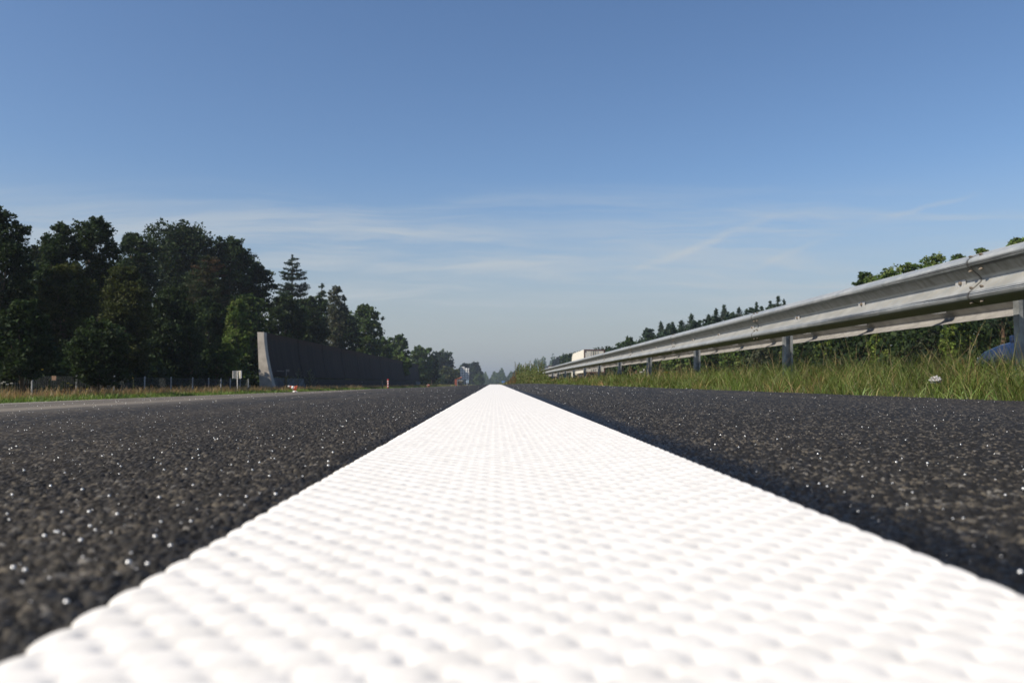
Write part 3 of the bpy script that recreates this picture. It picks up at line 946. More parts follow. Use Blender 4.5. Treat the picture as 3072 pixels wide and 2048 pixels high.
bt('small tree peeping over the wall right of the full rounded tree', 1145, 1008, 42, 140, pal=PAL_MID, nl=11, shape=0.5, ybot=1100)
bt('feathery light tree above the far half of the wall', 1195, 1004, 42, 165, pal=PAL_MID, nl=12, shape=0.5, ybot=1115)
bt('pale shrub showing over the far part of the wall', 1200, 1062, 36, 150, pal=PAL_LIT, nl=9, shape=0.5, ybot=1120)
bt('green tree beyond the far end of the wall', 1262, 1037, 46, 205, pal=PAL_MID, nl=14, shape=0.5, ybot=1135)
bt('tree just right of the far wall end, lower than its neighbour', 1298, 1064, 24, 215, pal=PAL_DARK, nl=10, shape=0.5, ybot=1140)
bt('large hazy dark tree behind the roadworks sign', 1325, 1054, 50, 330, pal=PAL_DARK, nl=15, shape=0.5, ybot=1140)
bt('yellowish shrub left of the tall sign at the foot of the hazy tree', 1345, 1100, 38, 300, pal=PAL_OLIVE, nl=10, shape=0.5, ybot=1150)
bt('hazy tree peeping over the top of the tall sign', 1392, 1089, 22, 480, pal=PAL_DARK, nl=9, shape=0.5, ybot=1145)
bt('hazy round tree right of the tall sign, last of the near wood', 1424, 1087, 27, 500, pal=PAL_DARK, nl=12, shape=0.5, ybot=1150)
bt('bluish low tree at the foot of the last round tree', 1438, 1122, 17, 470, pal=PAL_MID, nl=8, shape=0.5, ybot=1155)
# trees outside the frame that shade the wood's edge
for (x, y, h) in ((-27, 24, 10), (-29, 36, 11), (-24, 14, 9), (-31, 50, 12), (-28, 62, 11)):
    pt = Vector((x, y, 0))
    broad_tree('broadleaf_tree', 'dark tree deep inside the wood behind the front row', 'tree', 1536, 700, 1, y, group=WL, nleaf=10) if False else None

# undergrowth that closes the wood's edge
n = 40000
yy = 13 * (62 / 13) ** rng.random(n); xx = rng.uniform(-22.0, -17.3, n)
bump_ = np.sin(yy * 1.1) * 0.4 + np.sin(yy * 0.37 + 1) * 0.5 + np.sin(xx * 2 + yy) * 0.4
zz = zground(xx, yy) + rng.random(n) ** 0.8 * (1.7 + bump_ + 0.28 * (-17.3 - xx))
P = np.stack([xx, yy, zz], -1)
V, F = leaf_quads(P, np.tile([0.4, -0.4, 0.6], (n, 1)), 0.14 + yy * 0.004)
tag(mesh_obj('undergrowth', V, F, M_LEAF, None, False, cols=leaf_cols(n, PAL_DARK, (np.floor(xx * 2) * 1000 + np.floor(yy * 2)).astype(int))),
    'dense dark undergrowth along the foot of the wood behind the wire fence', 'undergrowth', None, 'stuff')
n = 20000
yy = rng.uniform(60, 200, n); xx = rng.uniform(-23.0, -18.2, n)
zz = zground(xx, yy) + rng.random(n) * (3.6 + np.sin(yy * 0.5))
V, F = leaf_quads(np.stack([xx, yy, zz], -1), np.tile([0.4, -0.4, 0.6], (n, 1)), 0.10 + yy * 0.0028)
tag(mesh_obj('undergrowth', V, F, M_LEAF, None, False, cols=leaf_cols(n, PAL_DARK, (np.floor(xx * 2) * 1000 + np.floor(yy * 2)).astype(int))),
    'dark undergrowth behind the concrete noise wall', 'undergrowth', None, 'stuff')

for (x0_, x1_, y0_, y1_, hh_, n_, lab_) in ((-31, -25, 16, 130, 6.5, 26000, 'deep shade growth far inside the wood on the left'), (-32, -17.5, 195, 560, 3.2, 16000, 'low growth closing the verge beyond the wall end'), (22.5, 26, 26, 90, 4.6, 14000, 'dark growth standing close behind the bushes across the road')):
    yy = y0_ * (y1_ / y0_) ** rng.random(n_); xx = rng.uniform(x0_, x1_, n_)
    zz = zground(xx, yy) + rng.random(n_) ** 0.9 * (hh_ + np.sin(yy * 0.7) + 0.6 * np.sin(yy * 1.9 + xx))
    V, F = leaf_quads(np.stack([xx, yy, zz], -1), np.tile([0.3, -0.5, 0.5], (n_, 1)), 0.25 + yy * 0.004)
    tag(mesh_obj('undergrowth', V, F, M_LEAF, None, False, cols=leaf_cols(n_, PAL_DARK, (np.floor(xx * 2) * 1000 + np.floor(yy * 2)).astype(int))), lab_, 'undergrowth', None, 'stuff')

# shrubs at the wood's edge
WS = 'shrubs by the wire fence and wall'
bt2 = lambda *a, **k: broad_tree('shrub', a[0], 'shrub', *a[1:], group=WS, **k)
bt2('bright sunlit shrub beside the near end of the concrete wall', 712, 900, 50, 54, pal=PAL_LIT, nl=10, shape=0.4, ybot=1140, lobe=(0.42, 0.62))
bt2('rounded bright shrub at the foot of the tall sunlit one, behind the white sign', 688, 1015, 42, 51, pal=PAL_LIT, nl=8, shape=0.45, ybot=1140, lobe=(0.4, 0.6))
bt2('small half-lit shrub in the shade left of the sunlit shrub', 655, 1010, 32, 50, pal=PAL_MID, nl=9, shape=0.5, ybot=1140)
bt2('low shrub sticking up behind the fence left of the small white sign', 575, 1000, 38, 45, pal=PAL_DARK, nl=9, shape=0.5, ybot=1140)

# --- right side wood beyond the far carriageway
WR = 'trees beyond the far carriageway'
br_ = lambda *a, **k: broad_tree('broadleaf_tree', a[0], 'tree', *a[1:], group=WR, **k)
br_('low rounded tree over the guardrail nearest the white truck', 1885, 1014, 45, 165, pal=PAL_MID, nl=14, ybot=1120)
br_('tree sloping up from the rounded tree to the first spruces', 1945, 985, 45, 150, pal=PAL_SPRUCE, nl=13, ybot=1120)
ord_ = ['first', 'second', 'third', 'fourth', 'fifth', 'sixth', 'seventh', 'eighth', 'ninth', 'tenth', 'eleventh', 'twelfth', 'thirteenth', 'fourteenth', 'fifteenth', 'sixteenth', 'seventeenth']
spr = [(1983, 966), (2006, 970), (2018, 965), (2044, 961), (2074, 943), (2098, 960), (2125, 943), (2148, 925), (2172, 914), (2184, 936), (2217, 922), (2240, 927), (2269, 906), (2285, 918), (2311, 902), (2334, 888), (2352, 897)]
for k, (sx, sy) in enumerate(spr):
    d = 140 - 3.9 * k
    conifer('spruce_tree', 'slim spruce tip above the guardrail, %s from the white truck' % ord_[k], 'tree', sx, sy, (44, 58, 38, 52, 64, 40, 50)[k % 7], d, PAL_SPRUCE, WR, ybot=1090, levels=24, per=7, droop=0.22, tipup=0.06, nleaf=11000, power=0.92, lsz=0.0019 * d, needle_asp=0.55, r0=0.2)
conifer('spruce_tree', 'ragged spruce whose forked tips are the last before open sky', 'tree', 2385, 915, 26, 72, PAL_SPRUCE, WR, ybot=1090, levels=13, per=6, droop=0.08, tipup=0.1, nleaf=2600, power=0.7, r0=0.16)
fl_ = [(2012, 982, 46, 130), (2076, 963, 46, 118), (2138, 946, 46, 108), (2200, 938, 46, 99), (2262, 926, 48, 91), (2326, 914, 48, 84), (2440, 950, 80, 70)]
for k, (sx, sy, hw, d) in enumerate(fl_):
    br_(('dense dark tree filling in under the spruce tips, %s along the rail from the truck' % ord_[k]) if k < 6 else 'tree hidden to its top behind the rail between spruces and round crowns', sx, sy, hw, d, pal=PAL_SPRUCE, nl=15, shape=0.62, ybot=1110)
br_('round-crowned tree showing a low hump above the rail, right of the spruces', 2655, 803, 78, 52, pal=PAL_LIT, nl=18, shape=0.6, ybot=1010)
br_('round-crowned tree behind the rail, middle of the three humps', 2800, 765, 70, 47, pal=PAL_LIT, nl=16, shape=0.6, ybot=1010)
br_('flat green crown linking the two bigger round humps over the rail', 2728, 790, 55, 56, pal=PAL_LIT, nl=14, shape=0.6, ybot=1010)
br_('loose crown between the middle hump and the rail splice', 2880, 762, 50, 50, pal=PAL_MID, nl=13, shape=0.6, ybot=1010)
br_('small crown at the low left foot of the round humps', 2600, 815, 48, 55, pal=PAL_MID, nl=12, shape=0.6, ybot=1010)
br_('small treetop above the rail close to the bolted splice', 2945, 744, 48, 44, pal=PAL_LIT, nl=12, shape=0.6, ybot=1000)
br_('tall tree at the right edge of the picture over the rail', 3062, 708, 85, 40, pal=PAL_LIT, nl=17, shape=0.6, ybot=1000)
conifer('pine_tree', 'pine with a reddish bare lower trunk behind the blue car', 'tree', 3003, 800, 60, 36, PAL_SPRUCE, WR, ybot=985, levels=8, per=6, droop=0.0, tipup=0.1, nleaf=4000, power=0.6, r0=0.16, bark=M_BARK_RED)
WH = 'bushes below the guardrail across the road'
bs = lambda *a, **k: broad_tree('bush', a[0], 'bush', *a[1:], group=WH, **k)
bl_ = [(1880, 1065, 42, 120, PAL_MID, 'dark bush seen under the rail nearest the triangular sign'), (1950, 1060, 45, 104, PAL_LIT, 'olive green bush between the triangular sign and the yellow box'),
       (2030, 1045, 52, 92, PAL_LIT, 'bush just right of the yellow roadside box'), (2120, 1040, 58, 82, PAL_MID, 'dark bush between the yellow box and the second nearest post'),
       (2210, 1030, 58, 74, PAL_LIT, 'mid-green bush left of the post with the pale foot'), (2300, 1035, 55, 68, PAL_GREY, 'greyish bush directly left of the post with the pale foot'),
       (2400, 1020, 55, 62, PAL_LIT, 'green bush directly right of the post with the pale foot'), (2490, 1010, 55, 57, PAL_BRIGHT, 'light yellow-green bush right of the thin pale trunks'),
       (2580, 1005, 55, 52, PAL_MID, 'dark bush between the two light yellow-green bushes'), (2640, 985, 40, 48, PAL_BRIGHT, 'slim light green sapling near the drooping pale grass stalk'),
       (2730, 990, 60, 45, PAL_MID, 'dark bush left of the bright rounded bush'), (2880, 955, 58, 40, PAL_BRIGHT, 'bright rounded yellow-green bush left of the blue car'),
       (2800, 985, 50, 43, PAL_GREY, 'greyish green bush tucked against the bright rounded bush'), (2985, 960, 60, 42, PAL_MID, 'deep shaded bush behind the blue car'), (3080, 930, 60, 36, PAL_LIT, 'bush behind the nearest guardrail post')]
for (sx, sy, hw, d, pal, lab) in bl_:
    bs(lab, sx, sy, hw, d, pal=pal, nl=14, shape=0.5, ybot=1120, lobe=(0.34, 0.5))
n = 30000
yy = rng.uniform(28, 270, n); xx = rng.uniform(21.5, 26.0, n)
zz = zground(xx, yy) + rng.random(n) * (3.2 + np.sin(yy * 0.5) + 0.02 * yy)
V, F = leaf_quads(np.stack([xx, yy, zz], -1), np.tile([-0.4, -0.4, 0.6], (n, 1)), 0.10 + yy * 0.0030)
tag(mesh_obj('undergrowth', V, F, M_LEAF, None, False, cols=leaf_cols(n, PAL_DARK, (np.floor(xx * 2) * 1000 + np.floor(yy * 2)).astype(int))),
    'dark undergrowth behind the bushes across the far carriageway', 'undergrowth', None, 'stuff')
# hazy poplars and wood far off
PF = 'hazy poplars left of the white truck'
for (sx, sy, hw, lab) in ((1661, 1081, 4.5, 'slim hazy poplar, leftmost of the three by the truck'), (1667, 1080, 4.5, 'hazy poplar close against the leftmost one'), (1674, 1073, 6, 'tallest hazy poplar left of the white truck')):
    broad_tree('poplar_tree', lab, 'tree', sx, sy, hw, 560, pal=PAL_DARK, group=PF, nl=14, shape=0.45, ybot=1135, nleaf=2500, lobe=(0.5, 0.7))
broad_tree('broadleaf_tree', 'hazy rounded tree between the poplars and the white truck', 'tree', 1692, 1075, 9, 560, pal=PAL_DARK, group=PF, nl=10, ybot=1135)
broad_tree('broadleaf_tree', 'long hazy wood edge touching the left side of the truck', 'tree', 1714, 1074, 16, 600, pal=PAL_DARK, group=PF, nl=12, ybot=1135)
broad_tree('broadleaf_tree', 'bluish tree showing left of the tall verge weeds', 'tree', 1548, 1112, 12, 640, pal=PAL_DARK, group=PF, nl=10, ybot=1145)
n = 12000
pp = rng.uniform(-0.030, 0.075, n); yy = rng.uniform(800, 1050, n); xx = pp * yy
hh = 9.5 + 2.6 * np.sin(pp * 260) + 2.0 * np.sin(pp * 610 + 2) + 14 * np.clip(pp - 0.015, 0, 1) / 0.06
zz = zground(xx, yy) + rng.random(n) * hh * 1.25
V, F = leaf_quads(np.stack([xx, yy, zz], -1), np.tile([-0.3, -0.5, 0.6], (n, 1)), np.full(n, 2.4))
tag(mesh_obj('distant_woods', V, F, M_LEAF, None, False, cols=leaf_cols(n, PAL_MID, (np.floor(xx * .2) * 1000 + np.floor(yy * .05)).astype(int))),
    'low bluish woods where the road vanishes on the horizon', 'woods', None, 'stuff')


# ------------------------------------------------------------------ concrete noise wall
m_conc = mat_var('pale_concrete', (0.42, 0.39, 0.345), 0.9, 0, 0.2, 1.6, bump=0.2)
m_dark, t, b = mat('stained_concrete', rough=0.9, spec=0.15)
oc = t.node('ShaderNodeTexCoord').outputs['Object']
ox, oy, oz = t.sep(oc)
v1 = t.noise(t.combine(t.math('MULTIPLY', oy, 1.4), t.math('MULTIPLY', oz, 0.12), 0.0), 1.0, 5, 0.65)
col = t.mix(t.mapr(v1, 0.3, 0.7), (0.020, 0.0175, 0.016), (0.038, 0.032, 0.029))
col = t.mix(t.mapr(t.math('ADD', oz, t.math('MULTIPLY', v1, 0.8)), 4.1, 4.6), col, (0.040, 0.026, 0.020))
t.l.new(col, b.inputs['Base Color'])
bp = t.node('ShaderNodeBump', ins={'Height': t.noise(oc, 3.0, 6, 0.7), 'Strength': 0.25, 'Distance': 0.05}); t.l.new(bp.outputs[0], b.inputs['Normal'])
m_grey_lo = mat_var('grey_concrete', (0.10, 0.105, 0.11), 0.9, 0, 0.3, 1.2)
YW0, YW1 = 59.0, 178.0
wall = empty('noise_wall', (-16.0, YW0, float(zground(-16, YW0))), 0, 'long dark concrete wall with a leaning face and a pale near end', 'wall')
gz0 = wall.location.z


def wall_section(y):
    top = np.interp(y, [YW0, YW1], [3.66, 3.90]) - gz0
    bot = float(zground(-16, y)) - 0.25 - gz0
    return top, bot


def face_profile(top, bot, inset=0.0):
    """front face bends: steep above, kicking out to the foot"""
    pts = []
    for f in (0, 0.12, 0.25, 0.4, 0.55, 0.7, 0.85, 1.0):
        z = bot + (top - bot) * f
        x = 0.25 - 0.95 * (1 - (1 - f) ** 1.7) - inset
        pts.append((x, z))
    return pts


def wall_piece(y0, y1, front_in, back, name, m, z0f=0.0, z1f=1.0, parent=wall):
    V = []; F = []
    for yv in (y0, y1):
        t_, b_ = wall_section(yv)
        pr = [p for p in face_profile(t_, b_, front_in)]
        lo = b_ + (t_ - b_) * z0f; hi = b_ + (t_ - b_) * z1f
        zs = np.array([p[1] for p in pr]); xs_ = np.array([p[0] for p in pr])
        sel = np.linspace(lo, hi, 9)
        ring = [(np.interp(z, zs, xs_), z) for z in sel] + [(back - 0.10, hi), (back + 0.15, lo)]
        V += [(x, yv - YW0, z) for x, z in ring]; n_ = len(ring)
    F = [list(range(n_)), [n_ + i for i in range(n_)][::-1]] + [[i, n_ + i, n_ + (i + 1) % n_, (i + 1) % n_] for i in range(n_)]
    o = mesh_obj(name, np.array(V), F, m, parent, False)
    bm = bmesh.new(); bm.from_mesh(o.data); bmesh.ops.recalc_face_normals(bm, faces=bm.faces); bm.to_mesh(o.data); bm.free()
    return o


wall_piece(YW0, YW0 + 0.7, -0.03, -1.04, 'end_slab', m_conc)
npan = 12; ed = np.linspace(YW0 + 0.7, YW1, npan + 1)
for k in range(npan):
    wall_piece(ed[k] + 0.03, ed[k + 1] - 0.03, 0.05, -0.95, 'wall_panel', m_dark, 0.30, 1.0)
    wall_piece(ed[k], ed[k + 1], 0.10, -0.90, 'plinth', m_grey_lo if k in (0, 11) else m_dark, 0.0, 0.285)
    if k: wall_piece(ed[k] - 0.11, ed[k] + 0.11, 0.02, -0.96, 'rib', m_dark, 0.30, 0.998)
wall_piece(YW1, YW1 + 0.6, 0.0, -0.98, 'end_slab', m_dark)
fr = MB(); fr.box((0.20, 2.9, 0.75), (0.10, 0.35, 1.9)); fr.box((0.12, 3.5, 1.62), (0.10, 1.3, 0.16)); fr.box((0.12, 1.6, 1.55), (0.08, 2.2, 0.07))
fr.build('steel_frame', mat_var('dull_steel', (0.06, 0.06, 0.063), 0.6, 0.2, 0.2, 4.0), wall)

# ------------------------------------------------------------------ wire fence on the left
m_fpost = mat_var('fence_post_steel', (0.46, 0.48, 0.50), 0.5, 0.4, 0.25, 5.0)
m_wire, t, b = mat('fence_wire', (0.16, 0.18, 0.19), 0.6, 0.4)
fence = empty('wire_fence', (-15.9, 15, float(zground(-15.9, 15))), 0, 'low wire mesh fence on steel posts in front of the dark wood', 'fence')
fz = fence.location.z
px_list = [-190, -60, 97, 230, 343, 434, 513, 578, 626, 663, 691, 720, 745]
fys = [float((at(p, 1140, 10) - Vector(cam.location)).x) for p in px_list]
fys = [10 * -15.9 / v for v in fys]
fpost0 = MB().tube([(0, 0, -0.3), (0, 0, 0.93)], 0.030, 8).build('fence_post', m_fpost)
for yv in fys: put(fpost0, fence, (0, yv - 15, float(zground(-15.9, yv)) - fz))
yv = np.array(fys)
for a, b_ in zip(yv[:-1], yv[1:]):
    mb = MB()
    za, zb = float(zground(-15.9, a)) - fz, float(zground(-15.9, b_)) - fz
    for hgt in (0.12, 0.36, 0.60, 0.86):
        mb.tube([(0.04, a - 15, za + hgt), (0.04, b_ - 15, zb + hgt)], 0.004 if hgt > 0.8 else 0.003, 4, False)
    for q in range(int((b_ - a) / 0.13)):
        yq = a + (q + 0.5) * 0.13
        mb.tube([(0.04, yq - 15, za + 0.02), (0.04, yq - 15 + 0.05, za + 0.86)], 0.0028, 3, False)
        mb.tube([(0.045, yq - 15 + 0.06, za + 0.02), (0.045, yq - 15 - 0.04, za + 0.86)], 0.0028, 3, False)
    mb.build('mesh_panel', m_wire, fence, False, False)
m_rustp = mat_var('brown_plate', (0.26, 0.17, 0.12), 0.8, 0.1, 0.3, 12.0)
p = at(162, 1134, 29.0)
mb = MB(); mb.box((0, 0, 0.075), (0.155, 0.012, 0.155), bev=0.004)
o = mb.build('sign_plate', m_rustp); o.location = (p.x, p.y, p.z - 0.075); tag(o, 'small square brown plate hanging on the wire fence', 'sign plate')

# ------------------------------------------------------------------ vehicles on the far carriageway
m_cream = mat_var('cream_panel', (0.80, 0.765, 0.66), 0.45, 0, 0.05, 1.0)
m_door = mat_var('rear_door_panel', (0.55, 0.52, 0.44), 0.5, 0, 0.08, 1.5)
m_maroon = mat_var('maroon_frame', (0.07, 0.022, 0.018), 0.5, 0, 0.2, 2.0)
m_blackp = mat_var('black_plastic', (0.02, 0.02, 0.022), 0.6, 0, 0.2, 5.0)
m_tyre = mat_var('tyre_rubber', (0.022, 0.022, 0.022), 0.85, 0, 0.2, 9.0)
m_steel = mat_var('bare_steel', (0.35, 0.35, 0.36), 0.4, 0.6, 0.15, 9.0)
m_glass, t, b = mat('dark_glass', (0.015, 0.018, 0.02), 0.08, 0, 0.6)
m_green = mat_var('green_band', (0.10, 0.28, 0.20), 0.5, 0, 0.05)
m_logo = mat_var('grey_blue_print', (0.42, 0.46, 0.50), 0.5, 0, 0.05)
m_red = mat_var('signal_red', (0.55, 0.045, 0.03), 0.45, 0, 0.15, 5.0)
m_white = mat_var('white_paint', (0.78, 0.77, 0.74), 0.5, 0, 0.06, 5.0)
m_orange = mat_var('signal_orange', (0.42, 0.10, 0.045), 0.5, 0, 0.2, 5.0)
m_taill, t, b = mat('tail_lamp', (0.10, 0.01, 0.01), 0.25)


def wheel(parent, loc, r, w, rim=True):
    tw = MB(); tw.tube([(-w / 2, 0, 0), (-w / 2 + 0.03, 0, 0), (w / 2 - 0.03, 0, 0), (w / 2, 0, 0)], [r * 0.9, r, r, r * 0.9], 18)
    o = tw.build('wheel', m_tyre, parent); o.location = loc
    rm = MB(); rm.tube([(-w / 2 - 0.012, 0, 0), (w / 2 + 0.012, 0, 0)], [r * 0.55, r * 0.55], 12)
    rm.build('rim', m_steel, o)
    return o


def truck(label, loc, body_m, side_print=True):
    root = empty('articulated_truck', loc, 0, label, 'truck', 'trucks on the far carriageway')
    Wd, L, z0, z1 = 2.55, 13.6, 1.15, 4.0
    mb = MB(); mb.box((0, L / 2 + 0.06, (z0 + z1) / 2), (Wd - 0.02, L - 0.12, z1 - z0 - 0.03), bev=0.03)
    body = mb.build('trailer_body', body_m, root)
    f = MB()
    f.box((0, 0, z1 - 0.06), (Wd, 0.16, 0.12)); f.box((0, 0, z0 + 0.06), (Wd, 0.16, 0.12))
    for s in (-1, 1): f.box((s * (Wd / 2 - 0.05), 0, (z0 + z1) / 2), (0.10, 0.16, z1 - z0 - 0.24))
    f.build('rear_frame', m_maroon, root)
    for s in (-1, 1):
        d = MB(); d.box((s * 0.585, -0.005, (z0 + z1) / 2), (1.13, 0.06, z1 - z0 - 0.26), bev=0.012)
        dd = d.build('rear_door', m_door, root)
        for q in (0.14, 0.42):
            h_ = MB(); h_.tube([(s * q, -0.06, z0 + 0.14), (s * q, -0.06, z1 - 0.16)], 0.022, 8)
            h_.box((s * q, -0.06, z0 + 0.9), (0.05, 0.05, 0.3)); h_.build('lock_bar', m_blackp if q < 0.3 else m_steel, dd)
        if s < 0:
            for j in range(7):
                pr = MB(); pr.box((-0.80 + 0.0, -0.038, z1 - 0.45 - j * 0.17), (0.46 - 0.05 * (j % 3), 0.006, 0.06)); pr.build('print_line', m_logo, dd)
            pr = MB(); pr.box((-1.02, -0.038, z1 - 0.30), (0.16, 0.006, 0.12)); pr.build('print_line', m_blackp, dd)
    if side_print:
        lp = MB(); lp.box((-Wd / 2 + 0.004, 2.3, 2.55), (0.012, 3.0, 0.62)); lp.build('side_print', m_logo, body)
        lp = MB(); lp.box((-Wd / 2 + 0.004, 2.3, 2.10), (0.012, 3.0, 0.16)); lp.build('side_print', m_green, body)
        lp = MB()
        for j in range(3): lp.box((-Wd / 2 - 0.001, 2.2, 2.42 + 0.17 * j), (0.014, 2.3 - 0.4 * j, 0.05))
        lp.build('print_line', m_white, body)
    ch = MB(); ch.box((0, L / 2, 0.95), (1.0, L - 0.4, 0.22)); ch.box((0, 0.12, 0.6), (2.4, 0.12, 0.14)); ch.box((-1.15, 6.5, 0.75), (0.05, 3.6, 0.6)); ch.box((1.15, 6.5, 0.75), (0.05, 3.6, 0.6))
    for s in (-1, 1): ch.box((s * 0.55, 0.14, 0.8), (0.10, 0.10, 0.35))
    ch.build('chassis', m_blackp, root)
    for s in (-1, 1):
        tl = MB(); tl.box((s * 1.0, 0.03, 0.80), (0.42, 0.06, 0.14), bev=0.015); tl.build('tail_light', m_taill, root)
    for yq in (2.2, 3.5, 4.8, 12.2, 15.6):
        for s in (-1, 1): wheel(root, (s * 1.05, yq, 0.5), 0.5, 0.36)
    cb = MB(); cb.prism([(13.9, 0.6), (13.9, 3.7), (14.4, 3.85), (15.6, 3.5), (16.25, 2.3), (16.35, 0.6)], 'x', -1.24, 1.24)
    cab = cb.build('cab', body_m, root)
    wn = MB(); wn.prism([(15.0, 1.9), (15.0, 2.7), (15.75, 2.7), (16.05, 1.9)], 'x', -1.25, 1.25); wn.build('window', m_glass, cab)
    return root


tx0 = 12.17
truck('white articulated truck seen from behind with a dark red rear frame', (tx0, 98.6, float(z2(98.6))), m_cream)
m_tarp = mat_var('dark_tarpaulin', (0.035, 0.045, 0.055), 0.6, 0, 0.2, 1.0)
truck('far small truck with a dark side just above the rail end', (15.2, 212, float(z2(212)) + 0.55), m_tarp, False)

# blue car glimpsed under the rail
m_blue, t, b = mat('blue_car_paint', (0.012, 0.026, 0.075), 0.3, 0.3, 0.5)
b.inputs['Coat Weight'].default_value = 0.35
car = empty('blue_car', (11.5, 13.65, -0.11), 0, 'dark blue car passing behind the grass and the nearest guardrail post', 'car')
prof_c = [(0.06, 0.28), (0.0, 0.55), (0.02, 0.92), (0.10, 1.02), (0.75, 1.06), (1.55, 1.03), (2.75, 1.00), (3.35, 0.93), (3.85, 0.80), (4.10, 0.66), (4.18, 0.48), (4.14, 0.28)]
bm = bmesh.new()
ly_ = []
for (xs_, ins) in ((-0.87, 0.0), (-0.80, 1.0), (0.0, 1.3), (0.80, 1.0), (0.87, 0.0)):
    ring = []
    for (yv, zv) in prof_c:
        up = 0.035 * ins if zv > 0.6 else 0.0
        inw = (1 - 0.012 * (1 if abs(xs_) > 0.85 else 0))
        ring.append(bm.verts.new((xs_ * (0.94 if zv > 0.9 and abs(xs_) > 0.5 else 1.0), 2.09 + (yv - 2.09) * (inw if ins else 0.965), zv + up)))
    ly_.append(ring)
for a_, b2_ in zip(ly_[:-1], ly_[1:]):
    for q in range(len(a_)): bm.faces.new((a_[q], a_[(q + 1) % len(a_)], b2_[(q + 1) % len(a_)], b2_[q]))
bm.faces.new(ly_[0]); bm.faces.new(ly_[-1][::-1])
bmesh.ops.recalc_face_normals(bm, faces=bm.faces)
me = bpy.data.meshes.new('body'); bm.to_mesh(me); bm.free(); me.materials.append(m_blue)
for p in me.polygons: p.use_smooth = True
o = bpy.data.objects.new('body', me); C.objects.link(o); o.parent = car
md = o.modifiers.new('round', 'BEVEL'); md.width = 0.03; md.segments = 2; md.angle_limit = math.radians(40)
cabin = MB()
gl = [(0.30, 1.02), (0.62, 1.36), (1.15, 1.47), (1.95, 1.46), (2.35, 1.30), (2.95, 0.99)]
for (xa, sc_) in ((0, 1),):
    V = []; n_ = len(gl)
    for xs_ in (-1, 1):
        V += [(xs_ * (0.80 if z < 1.1 else 0.62 if z > 1.4 else 0.68), yv, z) for yv, z in gl]
    F = [list(range(n_))[::-1], [n_ + q for q in range(n_)]] + [[q, (q + 1) % n_, n_ + (q + 1) % n_, n_ + q] for q in range(n_)]
    cabin.add(V, F)
cabin.build('window', m_glass, car)
rf = MB(); rf.prism([(0.60, 1.365), (1.15, 1.478), (1.95, 1.468), (2.30, 1.33), (2.25, 1.325), (1.95, 1.45), (1.15, 1.46), (0.62, 1.355)], 'x', -0.60, 0.60)
for s in (-1, 1):
    rf.tube([(s * 0.79, 2.93, 1.0), (s * 0.69, 2.30, 1.33), (s * 0.63, 1.95, 1.465), (s * 0.63, 1.15, 1.475), (s * 0.69, 0.60, 1.36), (s * 0.79, 0.28, 1.03)], 0.03, 6)
rf.build('roof', m_blue, car)
for s in (-1, 1):
    mm = MB(); mm.box((s * 0.95, 2.55, 1.05), (0.20, 0.10, 0.14), bev=0.03); mm.build('mirror', m_blue, car)
    hl = MB(); hl.box((s * 0.66, 4.06, 0.66), (0.30, 0.14, 0.13), bev=0.03); hl.build('headlight', m_plate, car)
    tl = MB(); tl.box((s * 0.70, 0.02, 0.85), (0.24, 0.06, 0.16), bev=0.02); tl.build('tail_light', m_taill, car)
    for yq in (0.80, 3.40): wheel(car, (s * 0.76, yq, 0.31), 0.31, 0.20)


# ------------------------------------------------------------------ road furniture
def stand(name, label, cat, px, depth, group=None, base=None):
    p = at(px, 1150, depth)
    return empty(name, (p.x, depth, float(zground(p.x, depth)) if base is None else base), 0, label, cat, group)


def road_z(x, y): return float(zroad(x, y))


# double plate marker sign on a thin post
s = stand('marker_sign', 'small two-plate marker sign on a thin pale post before the wire fence', 'sign', 711, 44.0)
gz = s.location.z
zt = at(710, 1112, 44).z - gz; zl = at(710, 1135, 44).z - gz
MB().tube([(0.04, 0, -0.3), (0.01, 0, zt)], 0.022, 8).build('post', m_white, s)
m_signback = mat_var('sign_plate_cream', (0.55, 0.53, 0.46), 0.5, 0.1, 0.15, 8.0)
for sd in (-1, 1):
    mb = MB()
    ang = sd * math.radians(38)
    rot = Matrix.Rotation(-ang, 3, 'Z')
    wd = 0.29
    c = Vector((sd * 0.128, 0.09, (zt + zl) / 2))
    mb.box(c, (wd, 0.012, zt - zl), rot)
    o = mb.build('sign_plate', m_signback, s)
    e = MB()
    e.box(c + Vector((0, -0.02, (zt - zl) / 2 - 0.012)), (wd, 0.045, 0.02), rot)
    e.box(c + rot @ Vector((sd * (wd / 2 - 0.008), -0.02, 0)), (0.016, 0.045, zt - zl), rot)
    e.build('rim', m_white, o)


def cone(label, x, y, h=0.5, lying=True, yaw=0.0, group='red and white cones along the left road edge'):
    root = empty('traffic_cone', (x, y, road_z(x, y)), yaw, label, 'traffic cone', group)
    m3 = Matrix.Rotation(math.radians(-72), 4, 'Y') if lying else Matrix.Identity(4)
    off = Vector((0, 0, 0.19 * h / 0.5)) if lying else Vector((0, 0, 0))
    k = h / 0.5

    def rr(mb): mb.V = [tuple((m3 @ Vector(v)) + off) for v in mb.V]; return mb
    bs_ = MB(); bs_.box((0, 0, 0.018 * k), (0.36 * k, 0.36 * k, 0.035 * k), bev=0.012 * k); rr(bs_).build('base', m_orange, root)
    r = lambda z: (0.135 - 0.105 * z / 0.5)
    for nm, z0, z1, mm in (('body', 0.03, 0.16, m_orange), ('band', 0.16, 0.30, m_white), ('body', 0.30, 0.40, m_orange), ('tip', 0.40, 0.50, m_white)):
        c_ = MB(); c_.tube([(0, 0, z0 * k), (0, 0, z1 * k)], [r(z0) * k, r(z1) * k], 16); rr(c_).build(nm, mm, root, True)
    return root


